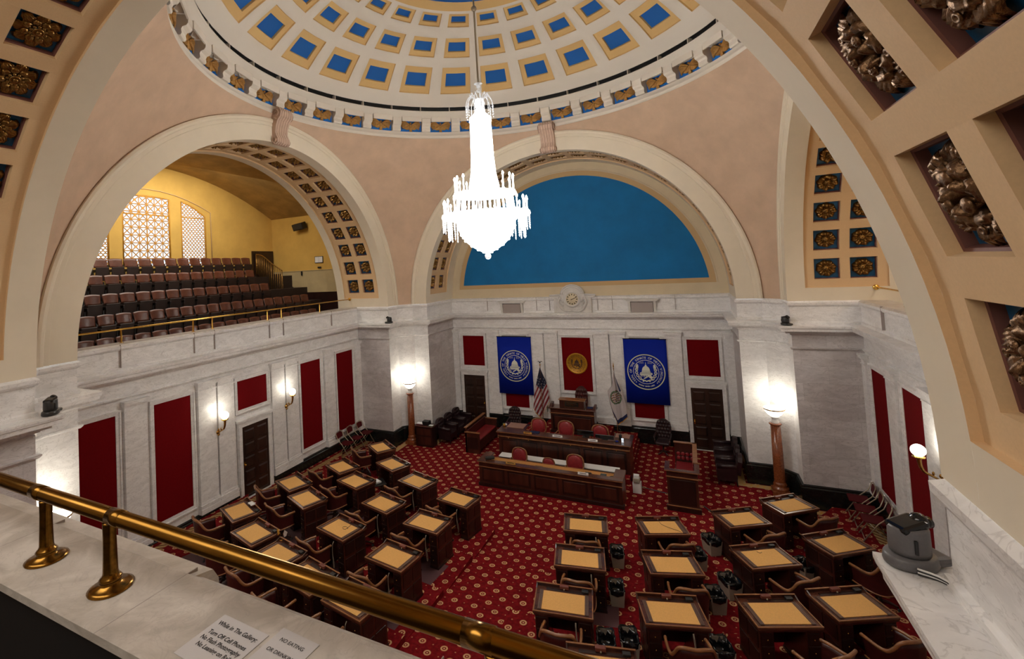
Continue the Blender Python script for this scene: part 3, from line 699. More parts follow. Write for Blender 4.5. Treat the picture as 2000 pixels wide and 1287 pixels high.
for k in range(12):
    a = k*PI/6; mb.prism([(x*math.cos(a)+z*math.sin(a), -x*math.sin(a)+z*math.cos(a)) for x, z in ((-.012, .15), (.012, .15), (.014, .205), (-.014, .205))], -.003, 0, 'ink', 'y')
mb.build('dial', ck)
for nm, a, ln, wd in (('hour_hand', R(70), .12, .013), ('minute_hand', R(66), .19, .009)):
    mb = MB(); mb.prism([(x*math.cos(a)+z*math.sin(a), .51-x*math.sin(a)+z*math.cos(a)) for x, z in ((-wd, -.05), (wd, -.05), (wd*.5, ln), (-wd*.5, ln))], -.112, -.108, 'ink', 'y'); mb.build(nm, ck)
for sx, lab in ((-1, 'grey vent panel in a marble frame left of the clock'), (1, 'grey vent panel in a marble frame right of the clock')):
    v = thing('parapet_vent', lab, 'vent', (sx*2.43, 8.46, 4.60))
    mb = MB(); mb.box(-.36, .36, -.12, .0, 0, .40, 'grey_panel'); mb.build('panel', v)
    mb = MB(); mb.box(-.56, .56, -.20, 0, .48, .52, 'stone_relief'); mb.box(-.52, .52, -.17, 0, .43, .48, 'stone_relief')
    for s in (-1, 1):
        mb.prism([(0, .43), (-.17, .43), (-.15, .30), (-.10, .08), (-.15, .02), (-.15, 0), (0, 0)], min(s*.38, s*.46), max(s*.38, s*.46), 'stone_relief', 'x')
    mb.build('frame', v)

# keystones
K = MB()
kp = [(.03, 1.04)]
path = [(.0, .98), (-.30, 1.0), (-.36, .90), (-.33, .76), (-.22, .66), (-.15, .5), (-.12, .34), (-.15, .24), (-.20, .16), (-.19, .05), (-.10, .0), (.0, .0)]
K.prism(path, -.235, .235, 'keystone', 'x')
for s in (-1, 1):
    for (cy, cz, rad) in ((-.20, .84, .15), (-.11, .10, .09)):
        K.M = Matrix.Translation((s*.25, cy, cz)) @ Matrix.Rotation(PI/2, 4, 'Y')
        K.lathe([(0, .0), (rad, 0)], 'keystone', n=20); sp = [(rad*(1-t/16)*math.cos(t*.75), rad*(1-t/16)*math.sin(t*.75), s*.015) for t in range(15)]; K.tube(sp, .018, 'keystone', 5); K.M = Matrix()
for k in range(5):
    x = -.17+.085*k; K.tube([(x, y-.006, z) for y, z in path[1:-1]], .013, 'keystone', 5)
K.M = Matrix.Identity(4)
kn = K.build('keystone_scroll'); kn.location = (0, P-.03, 10.33)
tag(kn, 'pinkish carved scroll keystone at the top of the back arch', 'keystone')
k2 = dup(kn, (-P+.03, 0, 10.33), PI/2, 'pinkish carved scroll keystone at the top of the left gallery arch')
k3 = dup(kn, (P-.03, 0, 10.33), -PI/2, 'pinkish carved scroll keystone at the top of the right gallery arch')

# ---------------------------------------------------------------- rosettes in the coffers
def rosette(name, rad, kind, hi, mt):
    nr, na = (26, 144) if hi else (12, 72); mb = MB(); vs = [(0, 0, .16*rad if kind else .30*rad)]
    for i in range(1, nr+1):
        t = i/nr
        for j in range(na):
            a = 2*PI*j/na
            pet = 8 if kind != 2 else 6
            ca = math.cos(pet*a)
            rip = math.cos(pet*6*a)
            edge = 1-.09*(1-abs(math.cos(pet*a/2)))**.5-.025*(1-rip)*.5
            if kind == 0:
                h = .34*math.exp(-((t-.13)/.09)**2)+.10*math.exp(-((t-.33)/.05)**2)*(.5+.5*math.cos(16*a))+(.30+.16*math.cos(pet*a))*math.sin(PI*min(1, max(0, (t-.36)/.64)))**.8+.03*rip*t
            elif kind == 1:
                sw = a+1.1*t
                h = .16+.22*math.exp(-(t/.16)**2)+(.28+.20*math.cos(pet*sw))*math.sin(PI*t)**.7+.04*math.cos(pet*7*sw)*t+.05*math.cos(3*a+9*t)
            else:
                h = .22*math.exp(-((t-.2)/.12)**2)*(.6+.4*math.cos(9*a))+(.30+.20*math.cos(pet*a+2*t))*math.sin(PI*min(1, t*1.02))**.6+.05*math.cos(pet*5*a)*t*t+.06*math.cos(13*t)
            if i == nr: h = -.12
            rr = rad*t*(edge if t > .5 else 1+(edge-1)*2*t)
            vs.append((rr*math.cos(a), rr*math.sin(a), h*rad))
    fs = [(0, 1+j, 1+(j+1) % na) for j in range(na)]
    for i in range(nr-1):
        for j in range(na):
            a = 1+i*na+j; b = 1+i*na+(j+1) % na; fs.append((a, b, b+na, a+na))
    mb.add(vs, fs, mt, True)
    if kind == 0: mb.sph((0, 0, .34*rad), .13*rad, mt, 12)
    else: mb.sph((.12*rad, -.08*rad, .32*rad), .17*rad, mt, 12, (1, 1, .8)); mb.sph((-.2*rad, .1*rad, .25*rad), .12*rad, mt, 10)
    if kind == 0:
        for k in range(10): mb.sph((.30*rad*math.cos(k*PI/5), .30*rad*math.sin(k*PI/5), .12*rad), .065*rad, mt, 8)
    return mb
def leaf(mb, ang, L_, W, lift, curl, mt, twist=0., nu=22, nv=16, off=.0, seedv=0.):
    vs = []
    for i in range(nu+1):
        u = i/nu
        for j in range(nv+1):
            v = j/nv*2-1
            w_ = W*(.30+.70*u/.55 if u < .55 else math.sqrt(max(.03, 1-((u-.55)/.46)**2)))*(1-.20*abs(math.sin(4.5*PI*u+seedv))*max(0, abs(v)-.5)*2) 
            r = off+L_*u*(1-.06*math.cos(v*PI*5)*(u > .8)); side = v*w_
            h = lift*math.sin(PI*.62*u)*(1-.25*v*v)-curl*max(0, u-.72)**2*9+.042*math.cos(v*PI*5)*(.4+u)+.03*(1-abs(v))*.8+.025*math.sin(9*u+3*v+seedv)
            a = ang+twist*u
            vs.append((r*math.cos(a)-side*math.sin(a), r*math.sin(a)+side*math.cos(a), h))
    k = nv+1; n0 = len(vs); vs += [(x, y, z-.03) for x, y, z in vs]
    fs = [(i*k+j, (i+1)*k+j, (i+1)*k+j+1, i*k+j+1) for i in range(nu) for j in range(nv)]
    ed = [j for j in range(k)]+[i*k+nv for i in range(1, nu+1)]+[nu*k+j for j in range(nv-1, -1, -1)]+[i*k for i in range(nu-1, 0, -1)]
    fs += [(ed[i], ed[(i+1) % len(ed)], n0+ed[(i+1) % len(ed)], n0+ed[i]) for i in range(len(ed))]
    mb.add(vs, fs, mt, True)
def leaf_rosette(rad, kind, mt):
    mb = MB(); mb.M = Matrix.Diagonal((rad, rad, rad, 1)); rnd = random.Random(kind*5+3)
    if kind == 0:
        for k in range(8): leaf(mb, k*PI/4, .78, .31, .34, .34, mt, 0, off=.20, seedv=k)
        for k in range(8): leaf(mb, k*PI/4+PI/8, .55, .20, .46, .2, mt, 0, 10, 8, .12, k*2.)
        for k in range(10): mb.sph((.30*math.cos(k*PI/5), .30*math.sin(k*PI/5), .40), .075, mt, 8)
        mb.lathe([(.0, .35), (.22, .40), (.24, .46), (.18, .50), (.14, .46), (.0, .45)], mt, n=18); mb.sph((0, 0, .50), .11, mt, 12)
    else:
        n = 9 if kind == 1 else 8
        for k in range(n): leaf(mb, k*2*PI/n+rnd.uniform(-.12, .12), .74+rnd.uniform(-.06, .06), .33, .38+rnd.uniform(-.05, .08), .42, mt, .25*(1 if kind == 1 else -1), off=.22, seedv=k*1.7)
        for k in range(n-2): leaf(mb, k*2*PI/(n-2)+.3+rnd.uniform(-.15, .15), .56, .26, .58+rnd.uniform(-.06, .08), .42, mt, .5, 12, 8, .12, k*2.3)
        for k in range(5): leaf(mb, k*2*PI/5+.8, .34, .18, .74, .3, mt, .7, 8, 6, .04, k*1.1)
        for k in range(3 if kind == 1 else 4):
            a = k*2.2+kind; x, y = .34*math.cos(a), .34*math.sin(a); mb.sph((x, y, .62), .12 if kind == 1 else .15, mt, 12, (1, 1, .9))
            for q in range(14):
                b = q*2.4; rr_ = .10*math.sqrt(q/14); mb.sph((x+rr_*math.cos(b), y+rr_*math.sin(b), .62+.10*(1-q/16)), .03, mt, 6)
        for k in range(2):
            a = k*2.6+1+kind; mb.M = Matrix.Diagonal((rad, rad, rad, 1)) @ Matrix.Translation((.66*math.cos(a), .66*math.sin(a), .42)); mb.lathe([(.03, .0), (.08, .03), (.085, .09), (.055, .11), (.03, .07), (.0, .05)], mt, n=14)
            mb.M = Matrix.Diagonal((rad, rad, rad, 1))
    return mb
protos = {}
for kd in range(3):
    for hi in (0, 1):
        mb = leaf_rosette(.228, kd, 'bronze_dark' if kd else 'bronze') if hi else rosette('rosette', .225, kd, 0, 'bronze')
        protos[(kd, hi)] = mb.build('coffer_rosette'); protos[(kd, hi)].hide_render = False
used_p = set()
ARCHN = {0: 'back arch', 1: 'right gallery arch', 2: 'near arch', 3: 'left gallery arch'}
def vis_ros(q, k, c, side):
    if q == 3: return k <= 14 if True else False
    return True
RG = {0: CN, 1: C2, 2: C2, 3: C2}
Gr = W_+.05+.03
for q in range(4):
    M0 = rot4(q)
    for k in range(21):
        th = PI/2+(k-10)*R(8.113)
        for ci, (d0, d1) in enumerate(RG[q]):
            # keep only what the view can show
            if q == 0: ok = True; hi = 0
            if q == 3: ok = k <= 13; hi = 0     # local x = world +y side on the west arch for small angles
            if q == 1: ok = k >= 13; hi = 0
            if q == 2: ok = True; hi = 0
            wx = (M0 @ Vector((math.cos(th), 0, 0)))
            if q == 3: ok = wx.y > -.45
            if q == 1: ok = wx.y > .55
            if q == 2: hi = 1; ok = abs(wx.x) > .30
            if q == 2 and wx.x < 0 and (ci == 1 and False): ok = False
            if not ok: continue
            kd = (k*2+ci+q) % 3 if q == 2 else 0
            if q == 2 and wx.x > 0: kd = 1+(k+ci) % 2
            if q == 2 and wx.x < 0: kd = 0
            pr = protos[(kd, hi)]
            o = pr if (kd, hi) not in used_p else pr.copy()
            if (kd, hi) in used_p: COL.objects.link(o)
            used_p.add((kd, hi))
            dm = (d0+d1)/2; pos = M0 @ Vector(TH2(Gr+.06, th, dm))
            zax = (M0.to_3x3() @ Vector((-math.cos(th), 0, -math.sin(th)))).normalized(); yax = (M0.to_3x3() @ Vector((0, 1, 0))); xax = yax.cross(zax)
            mm = Matrix((xax, yax, zax)).transposed().to_4x4() @ Matrix.Rotation(k*1.7+ci, 4, 'Z') @ Matrix.Diagonal((1, 1, 1, 1))
            mm.translation = pos
            if hi: mm = mm @ Matrix.Translation((0, 0, -.015)) @ Matrix.Diagonal((1.12, 1.12, .62, 1))
            if q == 0: mm = Matrix.Translation(pos) @ Matrix((xax, yax, zax)).transposed().to_4x4() @ Matrix.Diagonal((1, .86, 1, 1))
            o.matrix_world = mm
            n_up = k+1 if k <= 10 else 21-k
            wq = (M0 @ Vector((1 if k < 10 else -1, 0, 0)))
            sd = 'right' if ((q in (0, 2) and wq.x > 0) or (q == 3 and k < 10) or (q == 1 and k < 10)) else 'left'
            if q == 1: sd = 'left' if wq.y > 0 else 'right'
            row = 'row nearer the hall' if ci == 0 else 'row farther from the hall'
            ORD = ['lowest', 'second up', 'third up', 'fourth up', 'fifth up', 'sixth up', 'seventh up', 'eighth up', 'ninth up', 'tenth up', 'topmost']
            kind_w = 'large leaf rosette' if kd else ('bronze flower rosette' if q == 2 else 'small bronze rosette')
            lab = '%s under the %s, %s%s, %s' % (kind_w, ARCHN[q].replace(' gallery', ''), ORD[n_up-1], '' if n_up == 11 else ' on the '+sd, row.replace('row nearer the hall', 'inner row').replace('row farther from the hall', 'outer row'))
            gp = 'bronze rosettes under the '+ARCHN[q]
            tag(o, lab, 'rosette', gp)
for kk, pr in protos.items():
    if kk not in used_p: bpy.data.objects.remove(pr)

# gilt eagles in the drum frieze
eg = MB()
eg.sph((0, 0, 0), .055, 'gilt', 10, (.8, .7, 1.7)); eg.sph((0, .03, .115), .034, 'gilt', 8, (1, 1.1, 1)); eg.tube([(0, .05, .115), (0, .085, .10)], [.014, .003], 'gilt', 6)
eg.prism([(-.03, -.07), (.03, -.07), (.055, -.15), (0, -.165), (-.055, -.15)], -.01, .025, 'gilt', 'y')
for s in (-1, 1):
    for k in range(8):
        a0_ = R(28-9*k); L_ = .34-.018*k; bx_, bz_ = s*(.03+.012*k), .055-.008*k
        p = [(bx_, .02, bz_), (bx_+s*L_*.5*math.cos(a0_), .035, bz_+L_*.5*math.sin(a0_)+.03), (bx_+s*L_*math.cos(a0_*.8), .01, bz_+L_*math.sin(a0_*.8))]
        eg.tube(smooth_path(p, 3), [.02, .024, .026, .026, .022, .016, .006], 'gilt', 6, flat=.5)
    wp = [(s*.02, .045), (s*.10, .10), (s*.19, .16), (s*.30, .17), (s*.37, .10), (s*.33, .0), (s*.24, -.06), (s*.13, -.10), (s*.03, -.08)]; eg.prism(wp if s > 0 else wp[::-1], -.012, .018, 'gilt', 'y')
    eg.tube(smooth_path([(s*.03, .03, .06), (s*.16, .05, .13), (s*.30, .03, .15), (s*.36, .01, .10)], 4), .020, 'gilt', 6)
ep = eg.build('gilt_eagle'); first = True
for k in range(36):
    a = R(10*k+5)
    if math.sin(a) < -.80: continue
    o = ep if first else ep.copy()
    if not first: COL.objects.link(o)
    first = False
    o.location = (6.20*math.cos(a), 6.20*math.sin(a), 11.605); o.rotation_euler = (R(0), 0, a+PI/2); o.scale = (1, 1.3, 1.05)
    NUM = ['', 'second', 'third', 'fourth', 'fifth', 'sixth', 'seventh', 'eighth', 'ninth', 'tenth', 'eleventh', 'twelfth', 'thirteenth', 'fourteenth', 'fifteenth', 'sixteenth', 'seventeenth', 'eighteenth']
    st = 9-k if k <= 8 else k-8      # 1 = next to the top of the back arch
    if k > 27: st = 9-(k-36)
    lab = 'gilt eagle in the dome ring, %s to the %s of the back arch keystone' % ('first' if st == 1 else NUM[st-1], 'right' if math.cos(a) > 0 else 'left')
    tag(o, lab, 'eagle ornament', 'gilt eagles round the dome ring')

# ================================================================== CHANDELIER
ch = thing('chandelier', 'huge glowing crystal chandelier hanging from the centre of the dome', 'chandelier', (0, 0, 6.80))
mb = MB(); mb.tube([(0, 0, 3.72), (0, 0, 7.8)], .022, 'steel', 8); mb.sph((0, 0, 5.67), .065, 'steel', 12); mb.sph((0, 0, 3.86), .05, 'crystal_clear', 10)
mb.lathe([(.0, 3.72), (.03, 3.72), (.055, 3.76), (.03, 3.80), (.03, 3.90), (.10, 3.92), (.03, 3.94), (0, 3.94)], 'crystal_clear', n=16); mb.build('hanging_rod', ch)
mb = MB()
mb.lathe([(.0, 3.58), (.10, 3.56), (.13, 3.45), (.09, 3.36), (.13, 3.25), (.22, 3.15), (.25, 3.11), (.0, 3.11)], 'crystal_clear', n=20)
for k in range(12):
    a = k*PI/6; c, s = math.cos(a), math.sin(a)
    mb.tube(smooth_path([(.05*c, .05*s, 3.45), (.14*c, .14*s, 3.62), (.22*c, .22*s, 3.62), (.30*c, .30*s, 3.48), (.31*c, .31*s, 3.25)], 4), .010, 'crystal_clear', 5)
    for j in range(5): mb.sph((.31*c, .31*s, 3.40-.06*j), .019-.001*j, 'crystal_clear', 6)
    mb.sph((.20*c, .20*s, 3.66), .022, 'crystal_clear', 6)
mb.build('crown', ch)
mb = MB()
for j in range(2):
    pr_ = [(.245, 3.14), (.25, 3.05), (.215, 3.02), (.225, 2.6), (.245, 2.2), (.27, 1.85), (.33, 1.55), (.46, 1.34)] if j else []
    if pr_: mb.lathe([(0, 3.14)]+pr_, 'crystal_glow', n=40, smooth=False)
for k in range(40):
    a = k*2*PI/40; c, s = math.cos(a), math.sin(a); mb.tube([(.232*c, .232*s, 3.0), (.253*c, .253*s, 2.2), (.28*c, .28*s, 1.85), (.34*c, .34*s, 1.55)], .007, 'crystal_glow', 4)
mb.build('crystal_shaft', ch)
mb = MB()
bw = [(0, .06), (.10, .09), (.22, .15), (.36, .24), (.49, .36), (.58, .50), (.64, .65), (.665, .80), (.66, .86), (.0, .88)]
mb.lathe(bw, 'crystal_glow', n=48, smooth=False)
for i in range(1, 8):
    r_, z_ = bw[i]
    for k in range(int(12+r_*60)):
        a = 2*PI*k/int(12+r_*60); mb.sph((r_*math.cos(a), r_*math.sin(a), z_), .022, 'crystal_glow', 5)
mb.build('crystal_bowl', ch)
mb = MB()
mb.lathe([(.66, .86), (.98, .86), (1.0, .90), (.985, .96), (.66, .96)], 'crystal', n=48); mb.lathe([(.70, 1.36), (.45, 1.34), (.45, 1.40), (.70, 1.42), (.72, 1.39), (.70, 1.36)], 'crystal', n=40)
for k in range(36):
    a = k*PI/18; c, s = math.cos(a), math.sin(a)
    mb.tube([(.66*c, .66*s, .96), (.62*c, .62*s, 1.34)], .012, 'crystal_glow', 5)
mb.build('crystal_rings', ch)
for (rr, zb_, n_, hh) in ((.93, .96, 24, .24), (.66, 1.42, 18, .30)):
    for k in range(n_):
        a = 2*PI*(k+.5)/n_; c, s = math.cos(a), math.sin(a)
        cn = MB(); cn.M = Matrix.Translation((rr*c, rr*s, zb_)); cn.lathe([(0, 0), (.035, .0), (.03, .02), (.013, .03), (.013, hh), (0, hh)], 'crystal_glow', n=8)
        co = cn.build('candle', ch)
        bb = MB(); bb.M = Matrix.Translation((rr*c, rr*s, zb_+hh)); bb.lathe([(0, -.01), (.020, .005), (.027, .03), (.018, .06), (0, .085)], 'bulb_glow', n=8); bb.build('bulb', co)
for k in range(48):
    a = 2*PI*k/48; c, s = math.cos(a), math.sin(a); pm = MB()
    rr = .97 if k % 2 else .86; n_ = 5 if k % 2 else 9
    for j in range(n_): pm.sph((rr*c, rr*s, .84-.048*j), .017, 'crystal', 6, (1, 1, 1.5))
    pm.lathe([(0, .84-.048*n_-.05), (.016, .84-.048*n_-.01), (0, .84-.048*n_+.03)], 'crystal', (rr*c, rr*s), 6); pm.build('prism_strand', ch)
mb = MB(); mb.sph((0, 0, 0), .072, 'crystal_clear', 18); mb.tube([(0, 0, .05), (0, 0, .12)], .02, 'crystal_clear', 8); mb.build('ball_finial', ch)

# ================================================================== WALL SCONCES AND COLUMN LAMPS
def sconce(loc, rz, label, first=[None]):
    if first[0] is None:
        t = thing('wall_sconce', label, 'sconce', loc, rz, 'globe sconces on the side walls')
        mb = MB(); mb.M = Matrix.Rotation(PI/2, 4, 'X'); mb.lathe([(0, 0), (.06, 0), (.065, -.01), (.05, -.03), (.02, -.05), (0, -.05)], 'brass', n=16)
        mb.M = Matrix.Identity(4); mb.sph((0, .03, -.06), .035, 'brass', 10); mb.sph((0, .04, .07), .022, 'brass', 8, (1, 1, 1.6)); mb.build('back_plate', t)
        mb = MB(); pth = smooth_path([(0, .03, -.02), (0, .10, .03), (0, .17, .07), (0, .25, .12), (0, .29, .22), (0, .30, .34)], 5); n = len(pth)
        mb.tube(pth, [.016+.020*(i/n)**2 for i in range(n)], 'brass', 10); mb.sph((0, .13, .10), .02, 'brass', 8, (1, 1, 1.8)); mb.build('arm', t)
        mb = MB(); mb.lathe([(.03, .32), (.05, .34), (.085, .355), (.09, .37), (.06, .38), (0, .38)], 'brass_bright', (0, .30), 20); mb.build('cup', t)
        mb = MB(); mb.sph((0, .30, .475), .105, 'globe_glow', 22, (1, 1, .97)); mb.build('globe', t)
        first[0] = t
    else: t = dup(first[0], loc, rz, label)
    return t
sc_list = [((-XE+.07, -1.225, 2.50), -PI/2, 'brass globe sconce left of the left wall door'), ((-XE+.07, 1.225, 2.50), -PI/2, 'brass globe sconce right of the left wall door'),
           ((XE-.07, 1.225, 2.50), PI/2, 'brass globe sconce on the right wall, half hidden by the near pier')]
for l_, r_, t_ in sc_list: sconce(l_, r_, t_)
for l_, r_, t_ in sc_list:
    s_ = -1 if l_[0] > 0 else 1; point('sconce_bulb', (l_[0]+s_*.30, l_[1], l_[2]+.60), .06, 7, (1, .92, .76))
def column_lamp(loc, label, src=[None]):
    if src[0] is None:
        t = thing('column_lamp', label, 'lamp', loc, 0, 'granite column lamps before the corner piers')
        mb = MB(); mb.bev(-.20, .20, -.20, .20, 0, .12, 'granite', .01); mb.lathe([(.19, .12), (.20, .15), (.19, .19), (.155, .21), (.15, .24), (.165, .27), (.14, .31), (.13, .33)], 'granite', n=28); mb.build('base', t)
        mb = MB(); mb.lathe([(.132, .33), (.128, .8), (.115, 1.84), (.115, 1.84), (.145, 1.86), (.15, 1.885), (.12, 1.90), (0, 1.90)], 'granite', n=28); mb.build('shaft', t)
        mb = MB(); mb.lathe([(.09, 1.90), (.095, 1.93), (.075, 1.97), (.08, 2.03), (.11, 2.06), (.10, 2.08), (0, 2.08)], 'white_paint', n=24); mb.build('capital', t)
        mb = MB(); mb.lathe([(.0, 2.07), (.08, 2.08), (.16, 2.13), (.215, 2.21), (.24, 2.28), (.245, 2.30), (.235, 2.31), (.20, 2.30), (.0, 2.20)], 'globe_glow', n=32); mb.build('bowl_shade', t)
        mb = MB(); mb.lathe([(.237, 2.255), (.252, 2.27), (.252, 2.285), (.24, 2.295)], 'brass', n=32); mb.build('rim', t)
        src[0] = t
    else: t = dup(src[0], loc, 0, label)
for x, y, lab in ((-5.80, 5.74, 'granite column lamp before the far left corner pier'), (5.80, 5.74, 'granite column lamp before the far right corner pier'), (-5.80, -5.74, 'granite column lamp before the near left corner pier, below the rail')):
    column_lamp((x, y, 0 if y > 0 else .48), lab); point('column_bulb', (x, y, 2.56 if y > 0 else 3.04), .12, 11, (1, .92, .76))

# ================================================================== SENATE DESKS AND CHAIRS
def make_desk():
    t = thing('senate_desk', '', 'desk')
    mb = MB(); mb.bev(-.475, .475, -.335, .335, .725, .765, 'wood_top', .01); mb.box(-.46, .46, -.32, .32, .70, .725, 'wood')
    mb.box(-.475, .475, -.335, -.315, .765, .775, 'wood_edge'); mb.box(-.475, -.455, -.315, .335, .765, .775, 'wood_edge'); mb.box(.455, .475, -.315, .335, .765, .775, 'wood_edge'); mb.build('desktop', t)
    mb = MB(); mb.bev(-.342, .342, -.262, .195, .7655, .7725, 'blotter', .002); mb.build('blotter', t)
    for s in (-1, 1):
        mb = MB(); x0, x1 = sorted((s*.342, s*.405)); mb.bev(x0, x1, -.275, .205, .7655, .779, 'leather_strip', .004)
        mb.box(*sorted((s*.352, s*.356)), -.26, .19, .779, .7815, 'wood_edge'); mb.box(*sorted((s*.39, s*.394)), -.26, .19, .779, .7815, 'wood_edge'); mb.build('blotter_side', t)
    mb = MB(); mb.box(-.475, .475, .315, .335, .765, .81, 'wood'); mb.box(-.475, .475, .312, .338, .81, .818, 'wood_edge')
    for s in (-1, 1): mb.prism([(.20, .765), (.335, .765), (.335, .81), (.30, .81)], *sorted((s*.455, s*.475)), 'wood', 'x')
    mb.build('back_rail', t)
    mb = MB(); mb.bev(-.30, .34, .225, .285, .765, .773, 'wood_dark', .003); mb.build('pen_tray', t)
    mb = MB(); mb.bev(-.075, .075, .262, .332, .775, .825, 'inkwell', .006); mb.sph((0, .25, .785), .014, 'steel', 8); mb.build('inkwell_block', t)
    mb = MB(); mb.bev(.29, .40, .235, .305, .768, .805, 'dark_plastic', .008); mb.bev(.30, .39, .24, .25, .78, .80, 'cable_grey', .002); mb.build('microphone_box', t)
    for s in (-1, 1):
        mb = MB(); x0, x1 = sorted((s*.44, s*.235)); mb.box(x0, x1, -.29, .31, .05, .70, 'wood'); mb.box(*sorted((s*.45, s*.225)), -.30, .32, 0, .05, 'wood_dark')
        xo = s*.44
        for y0, y1 in ((-.25, -.0), (.03, .27)):
            for z0, z1 in ((.10, .36), (.42, .66)): mb.bev(min(xo, xo+s*.012), max(xo, xo+s*.012), y0, y1, z0, z1, 'wood_dark', .005)
        p_ = mb.build('pedestal', t)
        for j, (z0, z1) in enumerate(((.10, .28), (.30, .48), (.50, .66))):
            mb = MB(); mb.bev(x0+.015, x1-.015, -.305, -.288, z0, z1, 'wood_dark', .004); mb.sph(((x0+x1)/2, -.315, (z0+z1)/2), .011, 'brass', 8); mb.build('drawer', p_)
    mb = MB(); mb.box(-.24, .24, .27, .305, .12, .70, 'wood'); mb.bev(-.20, .20, .305, .315, .2, .62, 'wood_dark', .004); mb.build('front_panel', t)
    return t
RAIL = [(-.275, .23, .655), (-.29, .12, .665), (-.295, -.02, .668), (-.285, -.12, .69), (-.262, -.19, .765), (-.225, -.245, .865), (-.16, -.285, .905), (0, -.305, .90)]
RAIL = smooth_path(RAIL, 4); RAIL = RAIL+[(-x, y, z) for x, y, z in RAIL[::-1][1:]]
def make_chair():
    t = thing('tub_chair', '', 'chair')
    mb = MB(); n = len(RAIL); mb.tube(RAIL, .021, 'wood_edge', 8, flat=1.15); mb.sph(RAIL[0], .026, 'wood_edge', 8); mb.sph(RAIL[-1], .026, 'wood_edge', 8); mb.build('arm_rail', t)
    mb = MB(); vs = []; lv = 6
    for sgn in (0, 1):
        for i, (x, y, z) in enumerate(RAIL):
            for j in range(lv+1):
                f = j/lv; zz = z-.015+(.36-z)*f; k = 1-.10*f-.03*math.sin(PI*f); vs.append((x*k*(1-.07*sgn), (y*k if y < 0 else y)*(1-.07*sgn), zz))
    L_ = lv+1; N = len(RAIL)
    fs = [(i*L_+j, (i+1)*L_+j, (i+1)*L_+j+1, i*L_+j+1) for i in range(N-1) for j in range(lv)]; fs += [tuple(N*L_+q for q in f) for f in fs]
    fs += [(i*L_, (i+1)*L_, N*L_+(i+1)*L_, N*L_+i*L_) for i in range(N-1)]+[(j, j+1, N*L_+j+1, N*L_+j) for j in range(lv)]+[((N-1)*L_+j, (N-1)*L_+j+1, N*L_+(N-1)*L_+j+1, N*L_+(N-1)*L_+j) for j in range(lv)]
    mb.add(vs, fs, 'leather', True); mb.build('back_shell', t)
    mb = MB(); mb.tube([(x*.905, (y*.905 if y < 0 else y), .365) for x, y, z in RAIL], .014, 'wood_edge', 6); mb.bev(-.25, .25, .21, .24, .34, .40, 'wood', .01); mb.bev(-.25, .25, -.22, .22, .33, .37, 'wood_dark', .02); mb.build('seat_frame', t)
    mb = MB(); mb.sph((0, .0, .40), .245, 'leather_bright', 20, (1, .98, .22)); mb.build('seat', t)
    mb = MB(); mb.lathe([(.0, .34), (.05, .34), (.05, .31), (.028, .30), (.028, .16), (.05, .14), (.05, .10), (0, .10)], 'wood_dark', n=14); mb.build('pedestal', t)
    for k in range(4):
        a = PI/4+k*PI/2; c, s = math.cos(a), math.sin(a)
        mb = MB(); mb.tube(smooth_path([(.03*c, .03*s, .13), (.14*c, .14*s, .12), (.25*c, .25*s, .07)], 3), [.024]*4+[.02]*3, 'wood', 8); lg = mb.build('leg', t)
        mb = MB(); mb.M = Matrix.Translation((.26*c, .26*s, .027)) @ Matrix.Rotation(a, 4, 'Z') @ Matrix.Rotation(PI/2, 4, 'X'); mb.cyl((0, 0), .026, -.012, .012, 'black', 12); mb.build('caster', lg)
    return t
DESKS = [('D7', -1.46, .74, -10, 1), ('D3', -2.92, 1.23, -16, 1), ('D2', -4.19, 1.95, -24, 1), ('D1', -5.30, 2.96, -34, 1),
 ('D8', -1.53, -.70, -6, 2), ('D6', -2.95, -.34, -14, 2), ('D5', -4.36, .42, -17, 2), ('D4', -5.34, 1.05, -24, 2),
 ('D15', -1.44, -2.21, -8, 3), ('D9', -3.06, -1.78, -13, 3), ('D13', -4.74, -1.02, -22, 3), ('D12', -5.73, -.47, -22, 3),
 ('D17', -1.28, -3.62, -9, 4), ('D16', -2.40, -3.46, -12, 4), ('D14', -3.43, -3.17, -11, 4), ('D11', -4.52, -2.79, -14, 4), ('D10', -5.63, -2.24, -22, 4),
 ('R1', 1.63, .66, 11, 1), ('R4', 3.12, 1.15, 22, 1), ('R7', 4.63, 2.09, 31, 1), ('R8', 5.64, 3.09, 37, 1),
 ('R2', 1.79, -.77, 11, 2), ('R5', 3.35, -.33, 19, 2), ('R9', 4.87, .51, 30, 2), ('R10', 6.15, 1.47, 36, 2),
 ('R3', 1.82, -2.20, 10, 3), ('R6', 3.39, -1.79, 17, 3), ('R11', 4.82, -1.21, 23, 3), ('R12', 5.84, -.61, 28, 3), ('R0', 2.62, -3.42, 14, 4)]
dk = make_desk(); chp = make_chair(); chair_pos = {}
WHERE = {}
for side, nm in (('D', 'left'), ('R', 'right')):
    for r_ in (1, 2, 3, 4):
        L_ = sorted([d for d in DESKS if d[0][0] == side and d[4] == r_], key=lambda d: abs(d[1]))
        pos = ['nearest the centre aisle', 'second from the centre aisle', 'third from the centre aisle', 'fourth from the centre aisle', 'fifth from the centre aisle']
        for i, d in enumerate(L_):
            w_ = pos[i]
            if i == len(L_)-1 and i > 0: w_ = 'nearest the %s wall' % nm
            WHERE[d[0]] = (('front', 'second', 'third', 'rear')[r_-1], nm, w_)
EXTRA = {'D9': 'with a looped cord on its pad', 'R4': 'with a cord lying on its pad', 'D11': 'with a long pen by its rail', 'D10': 'with white papers at its corner', 'D16': 'half hidden behind the brass rail', 'D17': 'seen below the brass rail'}
